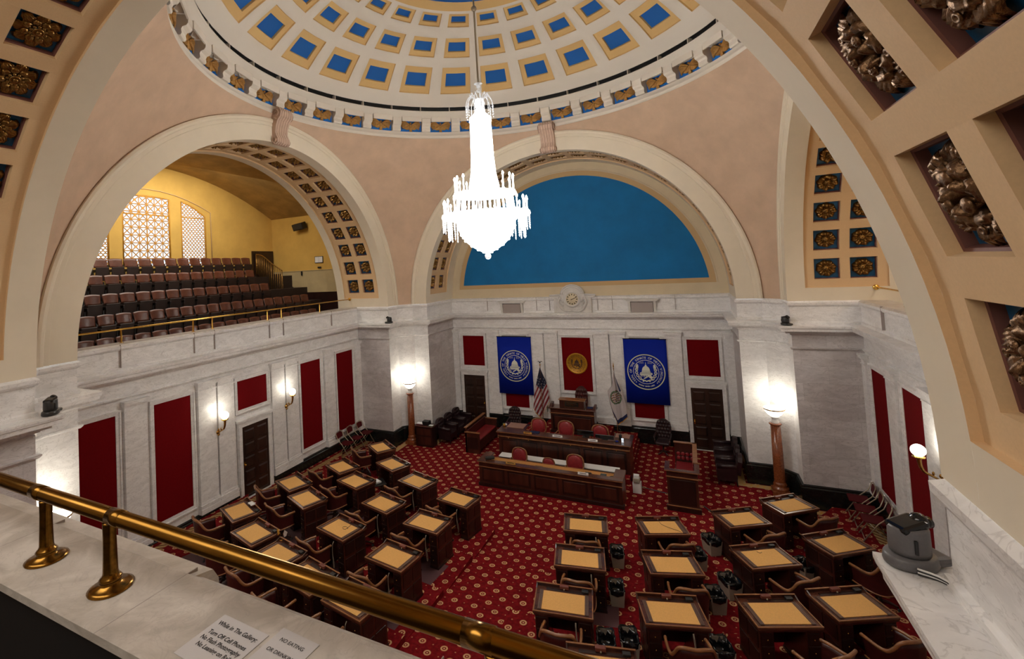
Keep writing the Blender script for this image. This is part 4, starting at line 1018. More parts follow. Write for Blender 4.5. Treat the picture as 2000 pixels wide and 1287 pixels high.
for i, (nm, x, y, a, tr) in enumerate(DESKS):
    rz = R(a); z = TH*tr; rw, sd, wh = WHERE[nm]
    lab = 'wooden desk with tan blotter, %s row of the %s block, %s' % (rw, sd, wh)
    off = Vector((0, .035)); off.rotate(Matrix.Rotation(rz, 2)) if False else None
    cx, cy = x-math.sin(rz)*.033, y+math.cos(rz)*.033
    if i == 0: o = dk; o.location = (cx, cy, z); o.rotation_euler = (0, 0, rz); o['label'] = lab; o['group'] = 'senate desks in curved rows'
    else: o = dup(dk, (cx, cy, z), rz, lab)
    o.scale = (.965, .965, 1)
    if nm == 'D2': continue      # this desk has the small black office chair
    k = .66 if sd == 'left' else .62; lt = -.08 if sd == 'left' else .07
    dx, dy = lt, -k
    if nm in ('R1', 'R2', 'R3'): dx = -.02
    if nm == 'R11': dy = -.72; dx = .18
    px, py = cx+dx*math.cos(rz)-dy*math.sin(rz), cy+dx*math.sin(rz)+dy*math.cos(rz)
    tw = R({'R1': 3, 'R2': -4, 'R3': -5, 'R11': 22, 'R12': 8, 'R9': 10, 'R7': 6, 'D4': 6, 'D12': -8}.get(nm, (i*37 % 11)-5))
    lab = 'red leather tub chair at the desk %s, %s row, %s block' % (wh, rw, sd)
    if not chair_pos: o = chp; o.location = (px, py, z); o.rotation_euler = (0, 0, rz+tw); o['label'] = lab; o['group'] = 'leather tub chairs at the senate desks'
    else: o = dup(chp, (px, py, z), rz+tw, lab)
    chair_pos[nm] = (px, py, z, rz+tw)
# papers on the seats
first = None
for nm in ('D4', 'D5', 'D3', 'D10', 'D12', 'D6', 'D9', 'D15', 'D11', 'R10'):
    px, py, z, rz = chair_pos[nm]; rw, sd, wh = WHERE[nm]
    lab = 'white papers on the %s block %s row chair %s' % (sd, rw, wh)
    if first is None:
        mb = MB(); mb.M = Matrix.Rotation(.3, 4, 'Z'); mb.box(-.10, .10, -.07, .07, 0, .012, 'white_paper'); mb.M = Matrix.Rotation(-.1, 4, 'Z'); mb.box(-.10, .08, -.07, .06, .012, .018, 'white_paper'); first = o = mb.build('seat_papers')
        tag(o, lab, 'papers', 'papers left on the chair seats')
    else: o = first.copy(); COL.objects.link(o); o['label'] = lab
    o.location = (px+.10*math.cos(rz), py+.10*math.sin(rz)-.02, z+.456); o.rotation_euler = (0, 0, rz)
# black office chair at the second desk of the left front row
x, y = -4.19+math.sin(R(-24))*(.62), 1.95-math.cos(R(-24))*.62
oc_ = thing('office_chair', 'small black plastic chair with white papers at a left block front row desk', 'chair', (x+.1, y, TH), R(-40))
mb = MB(); mb.bev(-.23, .23, -.22, .22, .42, .46, 'black', .015); mb.build('seat', oc_)
mb = MB(); mb.bev(-.21, .21, -.25, -.22, .58, .86, 'black', .012); mb.build('backrest', oc_)
for sx in (-1, 1):
    for sy in (-1, 1):
        mb = MB(); mb.tube([(sx*.20, sy*.19, .42), (sx*.22, sy*.22, .0)], .012, 'steel', 8)
        if sy < 0: mb.tube([(sx*.19, -.22, .42), (sx*.19, -.24, .62)], .012, 'steel', 8)
        mb.build('leg', oc_)
for k in range(3): pp = MB(); pp.box(-.13, .10, -.10, .08, .462+k*.02, .474+k*.02, 'white_paper' if k != 1 else 'dark_plastic'); pp.M = oc_.matrix_basis
pm = MB(); pm.box(-.13, .10, -.10, .08, 0, .02, 'white_paper'); pm.box(-.14, .08, -.11, .07, .02, .03, 'dark_plastic'); pm.box(-.12, .11, -.09, .06, .03, .045, 'white_paper')
po = pm.build('paper_stack'); po.location = (x+.1, y, TH+.462); po.rotation_euler = (0, 0, R(-20)); tag(po, 'stack of white papers on the small black chair', 'papers')

# things on the desks
def on_desk(nm, mb, name, lx, ly, lab, cat, z=.775):
    d = next(q for q in DESKS if q[0] == nm); rz = R(d[3]); o = mb.build(name)
    o.location = (d[1]+lx*math.cos(rz)-ly*math.sin(rz), d[2]+lx*math.sin(rz)+ly*math.cos(rz), TH*d[4]+z); o.rotation_euler = (0, 0, rz); tag(o, lab, cat); return o
mb = MB(); mb.tube([(.07*math.cos(t*.5), .045*math.sin(t*.5), .004) for t in range(12)]+[(.02, .12, .004), (.0, .2, .012)], .0035, 'black', 6); on_desk('D9', mb, 'looped_cord', .10, .06, 'thin black cord curled in a loop on a tan blotter in the third left row', 'cord')
mb = MB(); mb.tube(smooth_path([(0, .12, .004), (.02, .0, .004), (.12, -.12, .004), (.26, -.24, .004), (.30, -.30, .004)], 5), .0035, 'black', 6); on_desk('R4', mb, 'long_cord', .0, .08, 'thin black cord trailing across a tan blotter in the right front row', 'cord')
mb = MB(); mb.tube(smooth_path([(0, 0, .004), (.03, -.05, .004), (.08, -.03, .004)], 4), .003, 'black', 6); on_desk('R9', mb, 'short_cord', -.05, .17, 'short black cord on a tan blotter in the second right row', 'cord')
mb = MB(); mb.box(-.11, .11, -.05, .05, .05, .056, 'white_paper'); mb.M = Matrix.Rotation(.4, 4, 'Z'); mb.box(-.08, .08, -.05, .05, .056, .062, 'white_paper'); on_desk('D10', mb, 'desk_papers', -.02, .30, 'white papers on the back rail of the rear row desk nearest the left wall', 'papers', .768)
fb = thing('desk_flag_stand', 'little flag stand with two tiny flags behind a desk of the rear left row', 'flag stand', (-4.52+.30, -2.79+.55, .48+.0))
o = fb; o.location = (-3.43-.33, -3.17+.42, TH*4+.77)
mb = MB(); mb.cyl((0, 0), .045, 0, .02, 'brass', 16); mb.build('base', fb)
for s, mt in ((-1, 'flag_gold'), (1, 'flag_white')):
    mb = MB(); mb.tube([(s*.01, 0, .02), (s*.09, 0, .22)], .003, 'brass', 6); st_ = mb.build('staff', fb)
    mb = MB(); mb.add([(s*.05, .0, .12), (s*.085, 0, .21), (s*.15, .02, .17), (s*.12, .01, .09), (s*.085, -.015, .07)], [(0, 1, 2, 3, 4)], mt); mb.add([(s*.07, .004, .13), (s*.085, .004, .17), (s*.105, .012, .14)], [(0, 1, 2)], 'flag_red' if s < 0 else 'flag_navy'); mb.build('tiny_flag', st_)

# microphone cords hanging beside desks
first = None
for nm in ('D7', 'D3', 'D8', 'D6', 'D9', 'D15', 'D17', 'R2', 'R3', 'R6', 'R1'):
    d = next(q for q in DESKS if q[0] == nm); rz = R(d[3]); rw, sd, wh = WHERE[nm]; lx, ly = .20, -.345
    lab = 'pale looped cord below the %s block %s row desk %s' % (sd, rw, wh)
    if first is None:
        mb = MB(); mb.tube(smooth_path([(0, .03, -.0), (0, -.01, -.06), (.01, -.02, -.22), (.035, -.02, -.34), (.05, -.02, -.46), (.03, -.02, -.50), (.02, -.02, -.44), (.0, -.015, -.26), (-.01, 0, -.06), (-.01, .03, 0)], 4), .005, 'bin_beige', 6); first = o = mb.build('hanging_cord'); tag(o, lab, 'cord', 'cords hanging below the desks')
    else: o = first.copy(); COL.objects.link(o); o['label'] = lab
    o.location = (d[1]+lx*math.cos(rz)-ly*math.sin(rz), d[2]+lx*math.sin(rz)+ly*math.cos(rz), TH*d[4]+.70); o.rotation_euler = (0, 0, rz)

# waste bins
def make_bin():
    t = thing('waste_bin', '', 'waste bin')
    mb = MB(); q = [(-.11, -.15), (.11, -.15), (.11, .15), (-.11, .15)]; vs = [(x, y, 0) for x, y in q]+[(x*1.25, y*1.2, .30) for x, y in q]+[(x*1.15, y*1.1, .30) for x, y in q]+[(x*.9, y*.9, .02) for x, y in q]
    mb.add(vs, [(0, 1, 2, 3)]+[(k, (k+1) % 4, 4+(k+1) % 4, 4+k) for k in range(4)]+[(4+k, 4+(k+1) % 4, 8+(k+1) % 4, 8+k) for k in range(4)]+[(8+k, 8+(k+1) % 4, 12+(k+1) % 4, 12+k) for k in range(4)]+[(12, 13, 14, 15)], 'bin_beige', False); mb.build('tub', t)
    mb = MB(); n = 24; vs = []
    for lvl, (k_, z) in enumerate(((1.30, .22), (1.36, .31), (1.22, .325), (1.05, .20), (.8, .10))):
        for i in range(n):
            a = 2*PI*i/n; r = 1/max(abs(math.cos(a))/.115, abs(math.sin(a))/.155)**1; w_ = 1+.04*math.sin(7*a+lvl)
            vs.append((r*.92*k_*math.cos(a)*w_, r*.92*k_*math.sin(a)*w_, z+.012*math.sin(5*a+lvl*2)))
    mb.add(vs, [(l*n+i, l*n+(i+1) % n, (l+1)*n+(i+1) % n, (l+1)*n+i) for l in range(4) for i in range(n)]+[tuple(4*n+i for i in range(n))], 'black_gloss', True); mb.build('black_liner', t)
    return t
bn = make_bin()
BINS = [(2.22, .80, 1, 12, 'beside the front right desk nearest the aisle'), (2.38, -.55, 2, 12, 'beside the second row right desk nearest the aisle'), (2.42, -2.05, 3, 12, 'beside the third row right desk nearest the aisle'), (3.74, 1.32, 1, 20, 'right of the front row desk that has a trailing cord'),
        (4.0, -.08, 2, 20, 'right of the second row right desk, second from the aisle'), (2.74, -1.87, 3, 14, 'left of the third row right desk, second from the aisle'), (4.02, -1.53, 3, 20, 'right of the third row right desk, second from the aisle'),
        (4.02, 1.98, 1, 30, 'left of the front right desk, third from the aisle'), (4.26, .42, 2, 30, 'left of the second row right desk, third from the aisle'), (5.56, 1.46, 2, 34, 'left of the second row desk nearest the right wall')]
for i, (x, y, tr, a, lab) in enumerate(BINS):
    lab = 'black-lined beige waste bin '+lab
    if i == 0: o = bn; o.location = (x, y, TH*tr); o.rotation_euler = (0, 0, R(a)); o['label'] = lab; o['group'] = 'waste bins beside the desks'
    else: dup(bn, (x, y, TH*tr), R(a), lab)
# clear grey chair mats under the chairs
first = None
for nm in ('D15', 'D8', 'D9', 'D13', 'D5', 'D12', 'D11', 'D10', 'R3', 'R6', 'R12', 'R2'):
    px, py, z, rz = chair_pos[nm]; rw, sd, wh = WHERE[nm]; lab = 'thin grey mat at the %s block %s row desk %s' % (sd, rw, wh)
    if first is None: mb = MB(); mb.bev(-.42, .62, -.45, .60, .0, .006, 'mat_grey', .002); first = o = mb.build('chair_mat'); tag(o, lab, 'chair mat', 'chair mats under the tub chairs')
    else: o = first.copy(); COL.objects.link(o); o['label'] = lab
    o.location = (px, py, z+.001); o.rotation_euler = (0, 0, rz)

# ================================================================== ROSTRUM
def panelled(mb, x0, x1, y, z0, z1, n, mt='wood_dark'):
    w_ = (x1-x0)/n
    for i in range(n):
        a, b = x0+i*w_+.05, x0+(i+1)*w_-.05
        mb.bev(a, b, y-.012, y, z0, z1, mt, .006); mb.bev(a+.06, b-.06, y-.022, y-.01, z0+.06, z1-.06, 'wood', .006)
cl = thing('clerks_counter', 'long low front counter of the rostrum with a light tan work surface', 'counter', (0, 3.40, 0))
mb = MB(); mb.box(-2.04, 2.04, .02, .10, .07, .68, 'wood'); mb.box(-2.07, 2.07, -.01, .12, 0, .09, 'wood_dark'); panelled(mb, -2.0, 2.0, .02, .14, .56, 5)
mb.box(-2.04, -1.95, .1, .70, 0, .68, 'wood'); mb.box(1.95, 2.04, .1, .70, 0, .68, 'wood'); mb.box(-2.05, 2.05, .0, .04, .56, .575, 'wood_edge'); mb.build('front_panel', cl)
mb = MB(); mb.bev(-2.08, 2.08, -.04, .17, .70, .745, 'wood_top', .01); mb.bev(-2.08, -1.80, .17, .72, .70, .745, 'wood_top', .01); mb.bev(1.80, 2.08, .17, .72, .70, .745, 'wood_top', .01); mb.box(-2.08, 2.08, -.045, -.035, .715, .728, 'wood_edge'); mb.build('ledge', cl)
mb = MB(); mb.box(-1.80, 1.80, .17, .62, .60, .64, 'desk_tan'); mb.box(-1.80, 1.80, .60, .625, .585, .65, 'wood_edge'); mb.build('work_surface', cl)
mb = MB(); mb.box(-2.0, -1.3, .30, .52, .745, .85, 'wood_dark'); mb.sph((-1.86, .42, .88), .07, 'wood_dark', 12, (1.2, 1, .7))
wc = thing('white_topped_cabinet', 'low white-topped cabinet running behind the front counter chairs', 'cabinet', (0, 4.36, .0))
mb = MB(); mb.box(-1.80, 1.80, 0.16, .44, 0.16, .47, 'wood_dark'); mb.build('body', wc)
mb = MB(); mb.bev(-1.82, 1.82, .14, .46, .47, .50, 'white_paint', .005); mb.build('top', wc)
sp = MB(); sp.box(-.30, .30, -.15, .15, 0, .012, 'white_paper'); o = sp.build('document_stack'); o.location = (-1.50, 4.60, .50); tag(o, 'wide white papers at the left end of the white-topped cabinet', 'papers')
up = thing('rostrum_desk', 'tall dark wooden desk spanning the second level of the rostrum', 'desk', (0, 5.20, 0))
mb = MB(); mb.box(-2.06, 2.06, .0, .09, .0, .98, 'wood'); mb.box(-2.09, 2.09, -.03, .09, .0, .12, 'wood_dark'); panelled(mb, -2.02, 2.02, .0, .18, .80, 6)
mb.box(-2.06, -1.97, .09, .92, .0, .98, 'wood'); mb.box(1.97, 2.06, .09, .92, .0, .98, 'wood'); mb.box(-2.08, 2.08, -.035, .02, .86, .885, 'wood_edge'); mb.build('front_panel', up)
mb = MB(); mb.bev(-2.12, 2.12, -.06, .32, .99, 1.035, 'wood_top', .01); mb.bev(-2.12, -1.25, .32, .95, .99, 1.035, 'wood_top', .01); mb.bev(1.55, 2.12, .32, .95, .99, 1.035, 'wood_top', .01); mb.box(-2.12, 2.12, -.066, -.055, 1.005, 1.02, 'wood_edge'); mb.build('desktop', up)
mb = MB(); mb.bev(-1.92, -1.33, .42, .90, 1.035, 1.05, 'mauve_leather', .004); mb.build('leather_pad', up)
mb = MB(); mb.bev(1.60, 2.02, .55, .90, 1.035, 1.05, 'mauve_leather', .004); mb.build('leather_pad', up)
for k in range(6):
    mb = MB(); mb.sph((-1.7+.68*k, -.028, .84), .018, 'brass', 8); mb.build('knob', up)
pd = thing('president_desk', 'high wooden desk of the presiding officer between the two flags', 'desk', (0, 7.08, .50))
mb = MB(); mb.box(-.76, .76, 0, .05, 0, .86, 'wood'); mb.box(-.76, -.68, .05, .44, 0, .86, 'wood'); mb.box(.68, .76, .05, .44, 0, .86, 'wood'); mb.box(-.79, .79, -.03, .06, 0, .10, 'wood_dark'); panelled(mb, -.74, .74, 0, .14, .66, 1); mb.box(-.78, .78, -.03, .01, .70, .72, 'wood_edge'); mb.build('body', pd)
mb = MB(); mb.bev(-.82, .82, -.06, .44, .86, .90, 'wood_top', .01); mb.prism([(0, .90), (.42, .90), (.42, 1.00), (.20, .98)], .72, .80, 'wood', 'x'); mb.prism([(0, .90), (.42, .90), (.42, 1.00), (.20, .98)], -.80, -.72, 'wood', 'x'); mb.build('desktop', pd)
lt = thing('plaque_box', 'raised wooden box with an engraved dark plaque on the presiding desk', 'lectern box', (0, 7.12, 1.40))
mb = MB(); mb.bev(-.43, .43, 0, .28, 0, .27, 'wood', .008); mb.bev(-.46, .46, -.02, .30, .27, .295, 'wood_edge', .006); mb.build('box', lt)
mb = MB(); mb.box(-.25, .25, -.012, 0, .05, .23, 'black')
for z0, z1 in ((.05, .058), (.222, .23)): mb.box(-.25, .25, -.016, -.01, z0, z1, 'brass_bright')
for x0 in (-.25, .242): mb.box(x0, x0+.008, -.016, -.01, .05, .23, 'brass_bright')
for z_, hw in ((.185, .16), (.15, .20), (.12, .13), (.09, .19)):
    x = -hw; random.seed(int(z_*1000))
    while x < hw: l_ = random.uniform(.012, .03); mb.box(x, min(hw, x+l_), -.0145, -.011, z_, z_+.013, 'brass'); x += l_+.008
mb.build('plaque', lt)
bk_ = MB(); bk_.bev(-.11, .11, -.07, .07, 0, .025, 'flag_navy', .004); o = bk_.build('closed_book'); o.location = (.60, 7.33, 1.402); o.rotation_euler = (0, 0, .2); tag(o, 'dark blue closed book on the right of the presiding desk', 'book')

def high_chair(name, lab, loc, rz, sc, mt, cat='chair'):
    t = thing(name, lab, cat, loc, rz)
    mb = MB(); pts = [(-.24, .0), (.24, .0), (.30, .25), (.31, .50), (.25, .68), (.10, .77), (0, .79), (-.10, .77), (-.25, .68), (-.31, .50), (-.30, .25)]
    mb.M = Matrix.Translation((0, .26, .48)) @ Matrix.Rotation(R(-8), 4, 'X'); mb.prism(pts, -.0, .09, mt, 'y')
    for r_ in range(5):
        for c in range(4+(r_ % 2)):
            x = (c-(3+(r_ % 2))/2)*.12
            mb.sph((x, -.0, .12+r_*.13), .062, mt, 10, (1, .42, 1))
    mb.build('backrest', t)
    mb = MB(); mb.bev(-.27, .27, -.25, .26, .38, .50, mt, .04); mb.build('seat', t)
    for s in (-1, 1):
        mb = MB(); mb.tube(smooth_path([(s*.29, .24, .72), (s*.31, .0, .68), (s*.31, -.20, .64)], 4), .04, mt, 10); mb.tube([(s*.30, -.18, .62), (s*.29, -.18, .44)], .02, 'wood', 8); mb.build('armrest', t)
    mb = MB(); mb.cyl((0, 0), .035, .12, .38, 'wood_dark'); mb.build('pedestal', t)
    for k in range(4):
        a = PI/4+k*PI/2; mb = MB(); mb.tube([(0, 0, .13), (.27*math.cos(a), .27*math.sin(a), .03)], [.03, .02], 'wood_dark', 8); mb.build('leg', t)
    t.scale = (sc,)*3; return t
high_chair('president_chair', 'tall maroon tufted leather chair behind the plaque box', (.17, 7.80, .52), 0, 1.0, 'leather').scale = (.74, .74, 1.15)
high_chair('tufted_armchair', 'dark tufted leather armchair below the left banner against the back wall', (-2.33, 7.55, 0), R(10), 1.0, 'leather_maroon').scale = (.78, .8, .86)
high_chair('tufted_armchair', 'dark tufted leather armchair below the right banner, near the right door', (2.85, 7.60, 0), R(-6), 1.0, 'leather_maroon').scale = (.78, .8, .86)

def clerk_chair(lab, loc, sc=1.0, src=[None], rz=0):
    if src[0] is None:
        t = thing('clerk_chair', lab, 'chair', loc, rz, 'red leather chairs behind the rostrum desks')
        pts = [(-.20, 0), (.20, 0), (.245, .18), (.25, .34), (.20, .46), (.10, .51), (0, .52), (-.10, .51), (-.20, .46), (-.25, .34), (-.245, .18)]
        mb = MB(); mb.M = Matrix.Translation((0, .22, .44)) @ Matrix.Rotation(R(-6), 4, 'X'); mb.prism([(x*.92, z*.95+.01) for x, z in pts], .0, .05, 'leather_bright', 'y'); mb.sph((0, .0, .27), .20, 'leather_bright', 18, (1.0, .17, 1.15)); mb.build('backrest', t)
        mb = MB(); mb.M = Matrix.Translation((0, .22, .44)) @ Matrix.Rotation(R(-6), 4, 'X'); mb.tube(smooth_path([(x, .025, z) for x, z in pts[1:]+pts[:1]], 4), .021, 'wood_edge', 8); mb.build('back_frame', t)
        mb = MB(); mb.bev(-.24, .24, -.24, .22, .36, .45, 'leather_bright', .03); mb.build('seat', t)
        for s in (-1, 1): mb = MB(); mb.tube(smooth_path([(s*.25, .22, .64), (s*.28, .05, .63), (s*.28, -.14, .62), (s*.25, -.16, .40)], 4), .017, 'wood_edge', 8); mb.build('armrest', t)
        mb = MB(); mb.cyl((0, 0), .03, .1, .36, 'wood_dark'); mb.build('pedestal', t)
        for k in range(4): a = PI/4+k*PI/2; mb = MB(); mb.tube([(0, 0, .11), (.25*math.cos(a), .25*math.sin(a), .03)], [.026, .018], 'wood_dark', 8); mb.build('leg', t)
        src[0] = t
    else: t = dup(src[0], loc, rz, lab)
    t.scale = (sc,)*3; return t
clerk_chair('red leather chair at the left of the tall rostrum desk', (-.90, 5.75, .34)); clerk_chair('red leather chair at the middle of the tall rostrum desk', (.02, 5.75, .34)); clerk_chair('red leather chair behind the monitors of the tall rostrum desk', (1.10, 5.80, .30))
clerk_chair('red leather chair at the left of the front counter', (-1.08, 4.14, -.02), .93); clerk_chair('low red leather chair at the middle of the front counter, only its top showing', (-.16, 4.16, .0), .72); clerk_chair('largest red leather chair of the front counter, right of its middle', (.63, 4.12, -.05), .97)

def on(mb, name, loc, lab, cat, rz=0, grp=None):
    o = mb.build(name); o.location = loc; o.rotation_euler = (0, 0, rz); return tag(o, lab, cat, grp)
# monitors
for i, (x0, x1, z1, lab) in enumerate(((.50, 1.01, 1.25, 'wide dark computer monitor at the middle of the tall rostrum desk'), (1.06, 1.60, 1.17, 'low dark laptop-like monitor toward the right end of the tall rostrum desk'))):
    t = thing('monitor', lab, 'monitor', ((x0+x1)/2, 5.46, 1.035)); h = z1-1.035; w_ = (x1-x0)/2
    mb = MB(); mb.bev(-w_, w_, 0, .03, .02 if i else .05, h, 'black_gloss', .006); mb.build('screen', t)
    mb = MB(); mb.bev(-.10, .10, -.04, .12, 0, .012, 'black', .004); mb.box(-.02, .02, .03, .05, .01, .12, 'black'); mb.build('stand', t)
for i, (x0, x1, y, z, mt, lab) in enumerate(((-1.19, -.91, 5.24, 1.035, 'brass', 'brass name plate at the left of the tall rostrum desk'), (-.23, .08, 5.24, 1.035, 'white_paper', 'pale name plate at the middle of the tall rostrum desk'), (.88, 1.16, 5.22, 1.035, 'white_paper', 'white name plate before the monitors'),
        (-1.19, -.89, 3.46, .745, 'brass', 'brass name plate at the left of the front counter'), (.90, 1.18, 3.46, .745, 'white_paper', 'white name plate at the right of the front counter'))):
    t = thing('name_plate', lab, 'name plate', ((x0+x1)/2, y, z)); hw = (x1-x0)/2
    mb = MB(); mb.prism([(-.025, 0), (.025, 0), (.004, .055), (-.004, .055)], -hw, hw, mt, 'x'); mb.build('plate', t)
    mb = MB(); mb.prism([(-.0195, .022), (-.0205, .021), (-.0135, .036), (-.0125, .036)], -hw+.05, hw-.05, 'ink', 'x')
    mb.build('engraved_line', t)
mb = MB(); mb.bev(-.12, .12, -.05, .05, 0, .06, 'black', .02); on(mb, 'desk_telephone', (-.26, 3.66, .642), 'black telephone on the front counter beside the low red chair', 'telephone')
mb = MB(); mb.bev(-.10, .10, -.05, .05, 0, .05, 'black', .015); mb.tube([(-.08, 0, .06), (.08, 0, .06)], .02, 'black', 8); on(mb, 'desk_telephone', (1.13, 3.70, .642), 'black telephone behind the white name plate of the front counter', 'telephone')
mb = MB(); mb.bev(-.08, .08, -.05, .05, 0, .05, 'cable_grey', .015); on(mb, 'teal_stapler', (1.52, 3.78, .642), 'small dark teal machine near the right end of the front counter', 'office machine')
mb = MB(); mb.tube([(.06*math.cos(t*.5), .05*math.sin(t*.5), .012+.01*math.sin(t)) for t in range(14)], .012, 'black', 6); mb.sph((.0, .0, .02), .025, 'black', 8); on(mb, 'coiled_headset', (1.72, 3.74, .642), 'black headset with coiled cord at the right end of the front counter', 'headset')
mb = MB(); mb.bev(-.16, .12, -.06, .06, 0, .09, 'dark_plastic', .03); on(mb, 'covered_microphone', (-1.72, 3.58, .745), 'dark rounded device on the left wing of the front counter', 'device', .6)
mb = MB(); mb.lathe([(0, 0), (.05, 0), (.045, .11), (.05, .14), (0, .14)], 'black', n=12); mb.tube([(0, 0, .13), (.03, 0, .25), (-.01, 0, .34)], .007, 'black', 6); on(mb, 'gooseneck_microphone', (1.78, 5.62, 1.035), 'black gooseneck microphone at the right end of the tall rostrum desk', 'microphone')
mb = MB(); mb.lathe([(0, 0), (.03, 0), (.035, .10), (.03, .105), (0, .02)], 'glass_clear', n=14); on(mb, 'drinking_glass', (1.86, 5.42, 1.035), 'clear glass at the right end of the tall rostrum desk', 'glass')
mb = MB(); mb.tube([(.07*math.cos(t*.6), .05*math.sin(t*.6), .02+.01*math.cos(t)) for t in range(12)], .010, 'black', 6); mb.bev(-.04, .04, -.03, .03, 0, .04, 'banner_blue', .01); on(mb, 'coiled_phone_cord', (1.70, 5.36, 1.035), 'coiled black cord and blue gadget beside the clear glass', 'cord')
mb = MB(); mb.sph((0, 0, .04), .045, 'flag_gold', 8); mb.sph((.05, .03, .05), .04, 'white_paper', 8); mb.sph((-.04, .04, .05), .04, 'flag_green', 8); on(mb, 'flower_posy', (-2.02, 5.70, 1.035), 'small yellow and white posy on the left wing of the tall rostrum desk', 'flowers')
mb = MB(); mb.bev(-.15, .15, -.1, .1, 0, .02, 'flag_navy', .004); on(mb, 'blue_folder', (-.86, 5.40, 1.035), 'dark blue folder before the left rostrum chair', 'folder')
mb = MB(); mb.box(-.10, .12, -.10, .10, .0, .28, 'white_paint'); mb.bev(-.08, .10, -.14, .06, .30, .42, 'bin_beige', .02); mb.box(-.06, .08, -.12, .0, .42, .50, 'white_paper'); on(mb, 'white_computer_tower', (2.28, 4.55, 0), 'pale equipment boxes stacked on the floor right of the front counter', 'equipment')

# ---------------------------------------------------------------- flags
def flag(name, lab, base, outline, colour, fr_lab, finial):
    t = thing(name, lab, 'flag', base)
    mb = MB(); mb.tube([(0, 0, .0), (0, 0, 2.72-base[2])], .014, 'wood_edge', 8); mb.lathe([(0, 0), (.14, 0), (.14, .02), (.04, .05), (.03, .12), (0, .12)], 'brass', n=20); mb.build('pole', t)
    mb = MB(); zt = 2.72-base[2]
    if finial == 'eagle':
        mb.sph((0, 0, zt+.02), .03, 'brass_bright', 8); mb.sph((0, 0, zt+.10), .025, 'dark_plastic', 8, (1, 1, 1.4))
        for s in (-1, 1): mb.tube([(0, 0, zt+.11), (s*.05, 0, zt+.15), (s*.10, 0, zt+.13)], [.015, .014, .004], 'dark_plastic', 6)
    else: mb.lathe([(0, zt-.02), (.02, zt), (.012, zt+.03), (.022, zt+.08), (0, zt+.24)], 'brass_bright', n=10)
    mb.build('finial', t)
    # cloth: rows from top to bottom, each spans xl..xr with folds
    mb = MB(); NR, NC = 110, 56; vs = []; rows_ = []
    for i in range(NR+1):
        z, xl, xr = outline(i/NR); rows_.append((z, xl, xr))
    for back in (0, 1):
        for i, (z, xl, xr) in enumerate(rows_):
            for j in range(NC+1):
                u = j/NC; x = xl+(xr-xl)*u; zz = z(u) if callable(z) else z
                y = -.02+.05*math.sin(u*11+i*.02)*min(1, i/25)+.02*math.sin(u*23+1)*min(1, i/40)+(.006 if back else 0)
                vs.append((x-base[0], y, zz-base[2]))
    o_ = (NR+1)*(NC+1)
    cells = {}
    for back in (0, 1):
        for i in range(NR):
            for j in range(NC):
                z, xl, xr = rows_[i]; u = (j+.5)/NC; x = xl+(xr-xl)*u; zz = z(u) if callable(z) else z
                k = back*o_+i*(NC+1)+j; cells.setdefault(colour(x, zz, u, i/NR), []).append((k, k+1, k+NC+2, k+NC+1))
    mb.add(vs, [], 'flag_white')
    for mt, fs in cells.items(): mi = mb.m(mt); mb.f += fs; mb.mi += [mi]*len(fs); mb.sm += [True]*len(fs)
    mb.build('cloth', t, normals=False)
    return t
def us_out(v):
    xs = [(0, -1.262, -1.258), (.06, -1.29, -1.22), (.32, -1.42, -1.07), (.40, -1.45, -1.04), (.7, -1.57, -.97), (1, -1.62, -.95)]
    for a, b in zip(xs, xs[1:]):
        if v <= b[0]: f = (v-a[0])/(b[0]-a[0]); xl = a[1]+(b[1]-a[1])*f; xr = a[2]+(b[2]-a[2])*f; break
    def z(u):
        zb_ = 1.06-.32*u/.42 if u < .42 else .74+.64*((u-.42)/.58)   # lower hem
        return 2.64+(zb_-2.64)*v
    return z, xl, xr
def us_col(x, z, u, v):
    zc = 1.99-.18*(u/.57) if u < .57 else 1.81+.26*((u-.57)/.43)
    if v > .975: return 'flag_gold'
    if z > zc:
        a = (x+1.25)*9+.3*math.sin(z*3); b = (2.64-z)*10
        return 'flag_white' if (b > 3.5 and ((a+b*.5) % 1) < .24 and (b % 1) < .28) else 'flag_blue'
    s_ = (x*math.sin(R(62))-z*math.cos(R(62)))
    return 'flag_red' if (s_/.125) % 1 < .52 else 'flag_white'
flag('national_flag', 'United States flag hanging folded on a pole left of the presiding desk', (-1.25, 7.80, .34), us_out, us_col, '', 'eagle')
def wv_out(v):
    xs = [(0, 1.395, 1.405), (.12, 1.385, 1.44), (.45, 1.30, 1.62), (.62, 1.14, 1.70), (.72, 1.14, 1.74), (1, 1.20, 1.76)]
    for a, b in zip(xs, xs[1:]):
        if v <= b[0]: f = (v-a[0])/(b[0]-a[0]); xl = a[1]+(b[1]-a[1])*f; xr = a[2]+(b[2]-a[2])*f; break
    def z(u):
        zb_ = 1.45-.70*(u/.42) if u < .42 else .74+.30*((u-.42)/.58)
        return 2.66+(zb_-2.66)*v
    return z, xl, xr
def wv_col(x, z, u, v):
    if v > .975: return 'flag_gold'
    if v > .90: return 'flag_navy'
    if v < .42 and u > .80 and v > .03: return 'flag_navy'
    if u > .93: return 'flag_white'
    dx, dz = x-1.42, z-1.72; d = math.hypot(dx, dz*.8)
    if d < .19: return 'flag_green' if d > .15 else (('flag_white', 'flag_red', 'flag_gold', 'flag_white', 'flag_navy', 'flag_green', 'flag_white')[(int((x+3)*38)*3+int(z*30)*5) % 7])
    if abs((z-1.98)+.9*(x-1.42)) < .02 and 1.42 < x < 1.72: return 'flag_red'
    return 'flag_white'
flag('state_flag', 'white state flag with navy and gold border on a pole right of the presiding desk', (1.40, 7.80, .34), wv_out, wv_col, '', 'spear')

